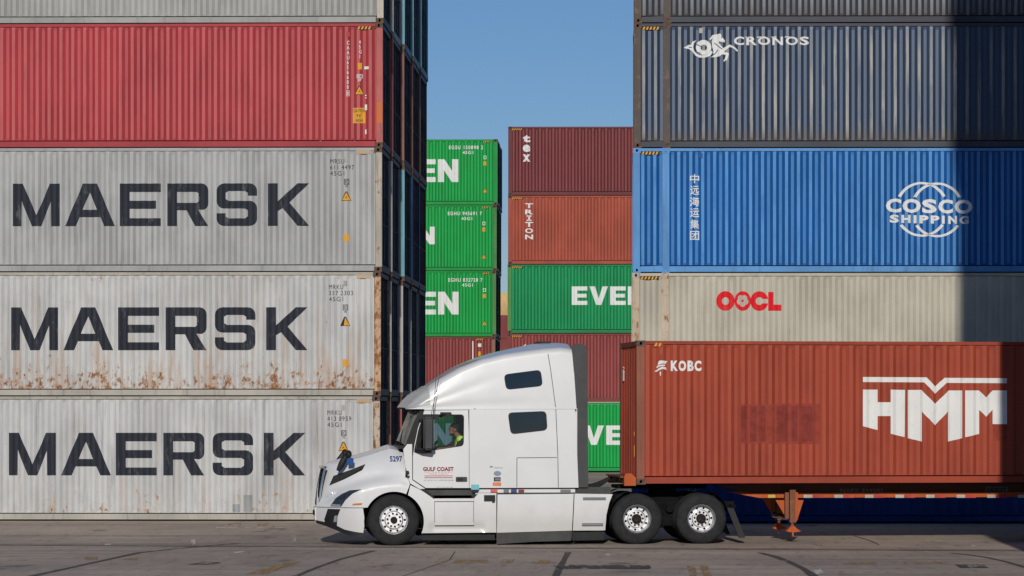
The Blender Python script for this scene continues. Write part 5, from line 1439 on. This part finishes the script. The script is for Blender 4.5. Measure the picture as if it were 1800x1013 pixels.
# ---------- driver
def blob(parts, voxel=.011, smooth=3):
    bm = bmesh.new()
    for ch in parts:
        for (p, r), (q, s_) in zip(ch, ch[1:]):
            p, q = V(p), V(q); n = max(2, int((q-p).length/(min(r, s_)*.5)))
            for i in range(n+1):
                t_ = i/n; c = p.lerp(q, t_); rr = r+(s_-r)*t_
                bmesh.ops.create_icosphere(bm, subdivisions=2, radius=rr, matrix=Matrix.Translation(c))
    me = bpy.data.meshes.new('blob'); bm.to_mesh(me); bm.free()
    o = bpy.data.objects.new('blob', me); COL.objects.link(o)
    m = o.modifiers.new('r', 'REMESH'); m.mode = 'VOXEL'; m.voxel_size = voxel; m.use_smooth_shade = True
    s2 = o.modifiers.new('s', 'SMOOTH'); s2.factor = .5; s2.iterations = smooth
    bpy.context.view_layer.update(); dg = bpy.context.evaluated_depsgraph_get()
    out = bpy.data.meshes.new_from_object(o.evaluated_get(dg)); bpy.data.objects.remove(o); bpy.data.meshes.remove(me)
    b2 = bmesh.new(); b2.from_mesh(out); bpy.data.meshes.remove(out); return b2
SKIN = simple('brown skin', (.23, .115, .075), .55, 0, .12, 20); SHIRT = simple('black shirt', (.018, .018, .02), .85); VEST = simple('lime safety vest', (.52, .85, .12), .7, 0, .08, 8); JEAN = simple('dark trousers', (.03, .035, .05), .85); HAIR = simple('black hair', (.010, .009, .009), .8)
WD = .60
hu, hz = Q(797.5, 755.5, WD)
uS, zS = Q(808.5, 773, WD)        # shoulder line
PR = root('person', uS+.12); PR.location.z = ZG+1.47
tag(PR, 'driver in black shirt and lime safety vest at the wheel behind the cab window', 'person')
def pm(name, bm, mat, par):
    bmesh.ops.translate(bm, verts=bm.verts[:], vec=(0, 0, -1.47)); return tm(name, bm, mat, par, PR, True, 3)
hipz = 1.57; hipu = uS+.0
neck = V((uS-.02, WD, zS+.05))
hc_ = V((hu, WD-.01, hz))
R_el, L_el = V((Q(805, 787, .42)[0], .40, Q(803, 787.5, .42)[1])), V((uS-.28, .92, zS-.22))
R_h, L_h = V((cu+.06, .50, cz+.02)), V((cu+.02, .84, cz+.06))
torso = [[((hipu, WD-.07, hipz+.06), .165), ((uS+.04, WD-.08, zS-.09), .13)], [((hipu, WD+.07, hipz+.06), .165), ((uS+.04, WD+.08, zS-.09), .13)], [((uS, WD-.17, zS), .065), ((uS, WD+.17, zS), .065)]]
arms_u = [[((uS+.025, WD-.19, zS-.02), .066), (tuple(R_el), .050)], [((uS, WD+.19, zS-.02), .068), (tuple(L_el), .050)]]
fore = [[(tuple(R_el), .046), (tuple(R_h), .030)], [(tuple(L_el), .046), (tuple(L_h), .030)]]
legs = [[((hipu, WD-.1, hipz), .10), ((hipu-.42, WD-.14, hipz+.03), .075), ((hipu-.62, WD-.14, hipz-.38), .05), ((hipu-.78, WD-.14, hipz-.40), .035)], [((hipu, WD+.1, hipz), .10), ((hipu-.42, WD+.14, hipz+.03), .075), ((hipu-.62, WD+.14, hipz-.38), .05), ((hipu-.78, WD+.14, hipz-.40), .035)]]
head = [[(tuple(neck), .058), (tuple(hc_+V((.025, 0, -.05))), .056)], [(tuple(hc_+V((.02, -.012, .02))), .088), (tuple(hc_+V((.02, .012, .02))), .088)], [(tuple(hc_+V((-.025, 0, .03))), .072), (tuple(hc_+V((-.035, 0, -.055))), .055)], [(tuple(hc_+V((-.05, 0, -.085))), .034), (tuple(hc_+V((-.055, 0, -.08))), .034)],
        [(tuple(hc_+V((-.088, 0, .015))), .012), (tuple(hc_+V((-.108, 0, -.018))), .017)], [(tuple(hc_+V((-.082, -.03, .032))), .016), (tuple(hc_+V((-.082, .03, .032))), .016)], [(tuple(hc_+V((-.088, -.02, -.052))), .012), (tuple(hc_+V((-.088, .02, -.052))), .012)],
        [(tuple(hc_+V((.03, -.088, .01))), .018), (tuple(hc_+V((.035, -.092, -.018))), .014)], [(tuple(hc_+V((.03, .088, .01))), .018), (tuple(hc_+V((.035, .092, -.018))), .014)]]
hands = []
for hh, sg in ((R_h, 1), (L_h, -1)):
    hands.append([(tuple(hh), .030), (tuple(hh+V((-.05, 0, .01))), .034)])
    for k in range(4):
        b0 = hh+V((-.075, (k-1.5)*.020, .02)); hands.append([(tuple(b0), .010), (tuple(b0+V((-.035, 0, .006-.003*k))), .0095), (tuple(b0+V((-.045, 0, -.028))), .009), (tuple(b0+V((-.02, 0, -.042))), .008)])
    hands.append([(tuple(hh+V((-.02, .035*sg, .01))), .012), (tuple(hh+V((-.055, .045*sg, .0))), .0105), (tuple(hh+V((-.075, .03*sg, -.015))), .0095)])
body = pm('body', blob(torso+arms_u+fore+legs+head+hands, .0085, 2), SKIN, PR)
def grow(chs, d_): return [[(p, r+d_) for p, r in c] for c in chs]
cut = [[arms_u[0][0], (tuple(V(arms_u[0][0][0]).lerp(R_el, .72)), .056)], [arms_u[1][0], (tuple(V(arms_u[1][0][0]).lerp(L_el, .72)), .056)]]
pm('shirt', blob(grow(torso+cut, .014), .012), SHIRT, body)
pm('trousers', blob(grow(legs, .014), .014), JEAN, body)
hb = blob([[(tuple(hc_+V((.035, -.012, .035))), .094), (tuple(hc_+V((.035, .012, .035))), .094)], [(tuple(hc_+V((.0, 0, .075))), .066), (tuple(hc_+V((.05, 0, .05))), .08)]], .011)
bmesh.ops.bisect_plane(hb, geom=hb.verts[:]+hb.edges[:]+hb.faces[:], plane_co=tuple(hc_+V((-.035, 0, .02))), plane_no=(-.75, 0, -.62), clear_outer=True)
pm('hair', hb, HAIR, body)
bd = blob([[(tuple(hc_+V((-.03, -.03, -.062))), .050), (tuple(hc_+V((-.03, .03, -.062))), .050)], [(tuple(hc_+V((-.058, 0, -.09))), .037), (tuple(hc_+V((-.05, 0, -.09))), .037)]], .010)
bmesh.ops.bisect_plane(bd, geom=bd.verts[:]+bd.edges[:]+bd.faces[:], plane_co=tuple(hc_+V((0, 0, -.070))), plane_no=(-.25, 0, 1), clear_outer=True)
pm('beard', bd, HAIR, body)
ey = bmesh.new()
for s_ in (-.032, .032):
    bmesh.ops.create_icosphere(ey, subdivisions=2, radius=.013, matrix=Matrix.Translation(hc_+V((-.089, s_, .012))))
pm('eyes', ey, HAIR, body)
# vest: straps over both shoulders and a back panel
vb = blob(grow(torso, .024), .012)
def keep(c):
    y = abs(c.y-WD)
    return not (y > .17 and c.z < zS-.03) and not (y < .05 and c.x < uS-.03)
bmesh.ops.delete(vb, geom=[f for f in vb.faces if not keep(f.calc_center_median())], context='FACES')
pm('safety_vest', vb, VEST, body)

# ---------- container on the trailer
TC = container('shipping_container', (X0, Y0, 1.141), PSI, L40, TRAIL, TRAILP, None, TRAIL, TRAIL)
tag(TC, 'brick red container with large white lettering riding on the trailer', 'shipping container')
def kx(px, py, w_=0.0):
    u, z = Q(px, py, w_); return (u, z+ZG-1.141)
def zk(p): return kx(1440+p[0]/3.378, 580+p[1]/3.378)
hmm = [[(260, 280), (640, 282), (690, 337), (745, 285), (1117, 287), (1117, 317), (757, 315), (690, 380), (627, 312), (260, 310)],
       [(260, 355), (347, 355), (347, 430), (425, 430), (425, 355), (510, 357), (508, 637), (425, 617), (425, 512), (347, 512), (347, 595), (260, 572)],
       [(527, 357), (610, 357), (690, 440), (770, 360), (852, 360), (852, 643), (766, 664), (766, 485), (690, 567), (612, 485), (612, 664), (527, 643)],
       [(870, 360), (952, 360), (992, 402), (1033, 360), (1117, 360), (1117, 560), (1033, 560), (1033, 475), (992, 516), (953, 475), (953, 618), (870, 638)]]
art(TC, 'lettering', WHITEL, lambda b: [sheet(b, [[zk(p) for p in lp]], lambda x, z: 0) for lp in hmm], 4, 8)
GHOST = worn('ghost of removed lettering', (.29, .056, .038), .10, .55)
GH2 = worn('dark ghost lettering', (.235, .046, .037), .15, .60)
art(TC, 'painted_out_lettering', GHOST, lambda b: sheet(b, [[kx(*p) for p in ((1302, 711), (1443, 709), (1443, 781), (1302, 780))]], lambda x, z: 0), 1.8, 4.2, .002)
art(TC, 'ghost_letters', GH2, lambda b: [sheet(b, [[kx(*p) for p in ((a, 714), (c, 714), (c, 776), (a, 777))]], lambda x, z: 0) for a, c in ((1303, 1312), (1319, 1330), (1338, 1346), (1366, 1384), (1392, 1402), (1410, 1428))], 1.8, 4.2, .0035)
art(TC, 'painted_out_lettering', GHOST, lambda b: sheet(b, [[kx(*p) for p in ((1746, 746), (1771, 746), (1771, 776), (1748, 775))]], lambda x, z: 0), 7, 8.2, .002)
art(TC, 'owner_lettering', WHITEL, lambda b: [add_text(b, text_fit(ch, kx(a, 0)[0], kx(c, 0)[0], kx(1200, 652.5)[1], kx(1200, 634)[1], .05), None) for ch, a, c in zip('KOBC', (1179.5, 1193, 1208.5, 1221.5), (1192, 1206.5, 1220, 1233))], .5, 1.6)
def zk2(p): return kx(1080+p[0]/3.378, 580+p[1]/3.378)
def dlf(b):
    for lp in ([(258, 210), (262, 190), (275, 174), (285, 182), (316, 186), (306, 202), (285, 200), (268, 205)], [(250, 228), (255, 214), (275, 207), (304, 206), (300, 216), (272, 216)], [(237, 246), (252, 240), (264, 228), (285, 219), (307, 222), (312, 237), (285, 232), (268, 238), (252, 249)], [(269, 250), (277, 248), (276, 272), (271, 272)]):
        sheet(b, [[zk2(p) for p in lp]], lambda x, z: 0)
art(TC, 'leaf_emblem', WHITEL, dlf, .3, 1.1)
mesh_obj('vent_cover', cmesh(('plate',), m_plate), TRAIL, TC, (kx(1163, 620)[0], -.0, H-.40))
hazard(TC, kx(1150, 0)[0], kx(1164, 0)[0], H-.12, TRAIL, YSTK, 2)
bm = bmesh.new()      # marks on the front panel
for yy, z0, z1 in ((1.86, 2.1, 2.32), (1.98, 2.1, 2.34)): bx(bm, .003, .011, yy, yy+.07, z0, z1); bx(bm, .003, .011, yy, yy+.07, z1+.03, z1+.06)
mesh_obj('end_mark', to_mesh(bm, 'end_mark'), WHITEL, TC)
bm = bmesh.new(); bx(bm, .003, .011, .36, .43, .55, .78); bx(bm, .003, .011, .37, .42, .98, 1.06); mesh_obj('end_sticker', to_mesh(bm, 'end_sticker'), YSTK, TC)

# ---------- trailer chassis
CH = root('trailer_chassis', 5.0)
tag(CH, 'orange container trailer chassis with landing legs and striped reflective tape', 'trailer')
zc0 = Q(1110, 852)[1]
def seg(z0, z1): return (z0, z1)
fu0, fu1 = Q(1097, 840)[0], Q(1117.5, 840)[0]; fz0, fz1 = Q(1107, 854)[1], Q(1107, 832.5)[1]
bm = bmesh.new(); prism(bm, [(fu0, fz0), (fu1, fz0), (fu1, fz1-.08), (fu1-.10, fz1), (fu0+.03, fz1), (fu0, fz1-.06)], -.03, .10); prism(bm, [(fu0, fz0), (fu1, fz0), (fu1, fz1-.09), (fu0, fz1-.08)], 2.34, 2.47)
tm('bolster_end_plate', bm, ORNG, CH, CH, False)
bm = bmesh.new(); bx(bm, fu0-.0, fu1, .10, 2.34, fz0+.04, fz1-.06); bx(bm, fu0-.06, fu0, .12, 2.32, fz1-.09, fz1-.06); tm('front_bolster', bm, ORNG2, CH, CH, False)
for w_ in (.5, 1.85):
    bm = bmesh.new(); bx(bm, fu0-.03, fu0-.001, w_, w_+.12, fz0+.08, fz0+.14); tm('marker_lamp', bm, AMB if w_ < 1 else REDLENS, CH, CH, False)
# gooseneck in the container tunnel, stepping down to the main beams
ug, um2 = Q(1297, 852)[0], Q(1346, 877)[0]
zt_, zl_, zb_ = zc0-.015, Q(1400, 868)[1], Q(1400, 877)[1]
for w_ in (.72, 1.62):
    bm = bmesh.new(); bx(bm, fu1, ug+.1, w_, w_+.10, zc0-.02, zc0+.10); tm('gooseneck_beam', bm, DARK, CH, CH, False)
    bm = bmesh.new(); prism(bm, [(ug-.35, zt_), (12.0, zt_), (12.0, zl_), (um2-.2, zl_), (ug+.0, zt_-.10)], w_+.02, w_+.05); tm('beam_web', bm, simple('shaded chassis web', (.07, .028, .02), .7), CH, CH, False)  # web coloured darker than the flange to imitate shade under the load
    bm = bmesh.new(); prism(bm, [(ug+.05, zl_-.005), (12.0, zl_-.005), (12.0, zb_), (um2, zb_)], w_-.04 if w_ < 1 else w_+.0, w_+.10); tm('beam_flange', bm, ORNG, CH, CH, False)
for k in range(8):
    bm = bmesh.new(); u_ = ug+.7+k*1.35; bx(bm, u_, u_+.08, .78, 1.64, zl_, zt_-.05); tm('cross_member', bm, DARK, CH, CH, False)
bm = bmesh.new(); bx(bm, U1-.3, U2+.2, .72, 1.72, zc0-.10, zc0-.03); tm('king_pin_plate', bm, DARK, CH, CH, False)
REFR = simple('red reflective tape', (.42, .045, .032), .5, 0, .3, 2); REFW = simple('silver reflective tape', (.42, .40, .36), .5, 0, .25, 3); REFY = simple('yellow reflective tape', (.50, .38, .08), .4); REFD = simple('dull red tape', (.30, .075, .04), .5)
wt = .68-.004
def tape(px0, px1, mat):
    bm = bmesh.new(); a, b = Q(px0, 875.3, wt), Q(px1, 869.8, wt); sheet(bm, [rect(a[0], b[0], a[1], b[1])], lambda u, z: wt-.001); tm('reflective_tape', bm, mat, CH, CH, False)
tape(1350, 1363, REFY)
for k in range(8): tape(1413+k*53.7, 1428+k*53.7, REFW); tape(1428.5+k*53.7, 1447+k*53.7, REFR)
def ctext(s_, px0, px1, py0, py1, mat, w_=.735):
    a, b = Q(px0, py1, w_), Q(px1, py0, w_); bm = bmesh.new(); add_text(bm, text_fit(s_, a[0], b[0], a[1], b[1], .03), None)
    for v in bm.verts: v.co.y = w_
    bm.normal_update()
    for f in bm.faces:
        if f.normal.y > 0: f.normal_flip()
    tm('beam_lettering', bm, mat, CH, CH, False)
ctext('NAPZ 214201', 1477, 1551, 859, 866, simple('faded stencil', (.16, .15, .14), .7)); ctext('HOOT', 1736, 1769, 857.5, 865.5, BLKP)
bm = bmesh.new(); a, b = Q(1732, 866.5, .737), Q(1772, 855.5, .737); sheet(bm, [rect(a[0], b[0], a[1], b[1])], lambda u, z: .738); tm('beam_plate', bm, simple('dull plate', (.10, .10, .10), .6), CH, CH, False)
# landing gear
for w_ in (.42, 1.86):
    e = empty('landing_leg', (0, 0, 0)); e.parent = CH
    def b_(px0, px1, py0, py1, wa, wb, bm):
        a, b = Q(px0, py1, .42), Q(px1, py0, .42); bx(bm, a[0], b[0], w_+wa, w_+wb, a[1], b[1])
    bm = bmesh.new(); b_(1388.5, 1399, 861, 919, .0, .14, bm); b_(1391.5, 1395.5, 919, 927, .04, .10, bm); tm('leg_tube', bm, ORNG2, e, CH, False)
    bm = bmesh.new(); b_(1380.5, 1387, 866, 912, .02, .12, bm); tm('gear_box', bm, ORNG2, e, CH, False)
    bm = bmesh.new(); prism(bm, QL([(1397.5, 865), (1402.5, 866), (1402, 913), (1397.5, 920)], .42), w_-.02, w_+.16); tm('leg_brace', bm, ORNG, e, CH, False)
    bm = bmesh.new(); prism(bm, QL([(1364, 879.5), (1379.5, 879.5), (1379.5, 905.5)], .42), w_+.05, w_+.07); tm('gusset', bm, ORNG, e, CH, False)
    bm = bmesh.new(); prism(bm, QL([(1403, 879.5), (1413.5, 879.5), (1403, 912)], .42), w_+.05, w_+.07); tm('gusset', bm, ORNG, e, CH, False)
    bm = bmesh.new(); prism(bm, QL([(1390.5, 925), (1396.5, 925), (1400, 929), (1408, 934), (1400, 935.5), (1388, 935.5), (1382, 934), (1386, 930)], .42), w_-.02, w_+.16); prism(bm, QL([(1391.5, 926), (1394.5, 926), (1394.5, 942), (1391.5, 942)], .42), w_-.05, w_-.02); tm('foot', bm, ORNG, e, CH, False)
bm = bmesh.new(); p = Q(1384, 908, .42)
tube(bm, [(p[0], .45, p[1]), (p[0]-.0, 1.95, p[1]+.02)], .022, 8); tm('cross_shaft', bm, DARK, CH, CH, True)
bm = bmesh.new(); a, b = Q(1380, 913, .42), Q(1357, 908.5, .42); tube(bm, [(a[0]+.05, .38, a[1]), (a[0], .38, a[1]), (b[0], .38, b[1])], .016, 8); tm('crank_handle', bm, GRYP, CH, CH, True)
# trailer axles near the far end of the load
for u in (9.6, 10.9):
    for fr in (False, True): wheel(CH, 'drive', u, fr, True)
    bm = bmesh.new(); tube(bm, [(u, .35, .5), (u, 2.09, .5)], .08, 10); bx(bm, u-.1, u+.1, .8, .95, .5, zb_+.01); bx(bm, u-.1, u+.1, 1.5, 1.65, .5, zb_+.01); tm('axle', bm, DARK, CH, CH, True, .6)
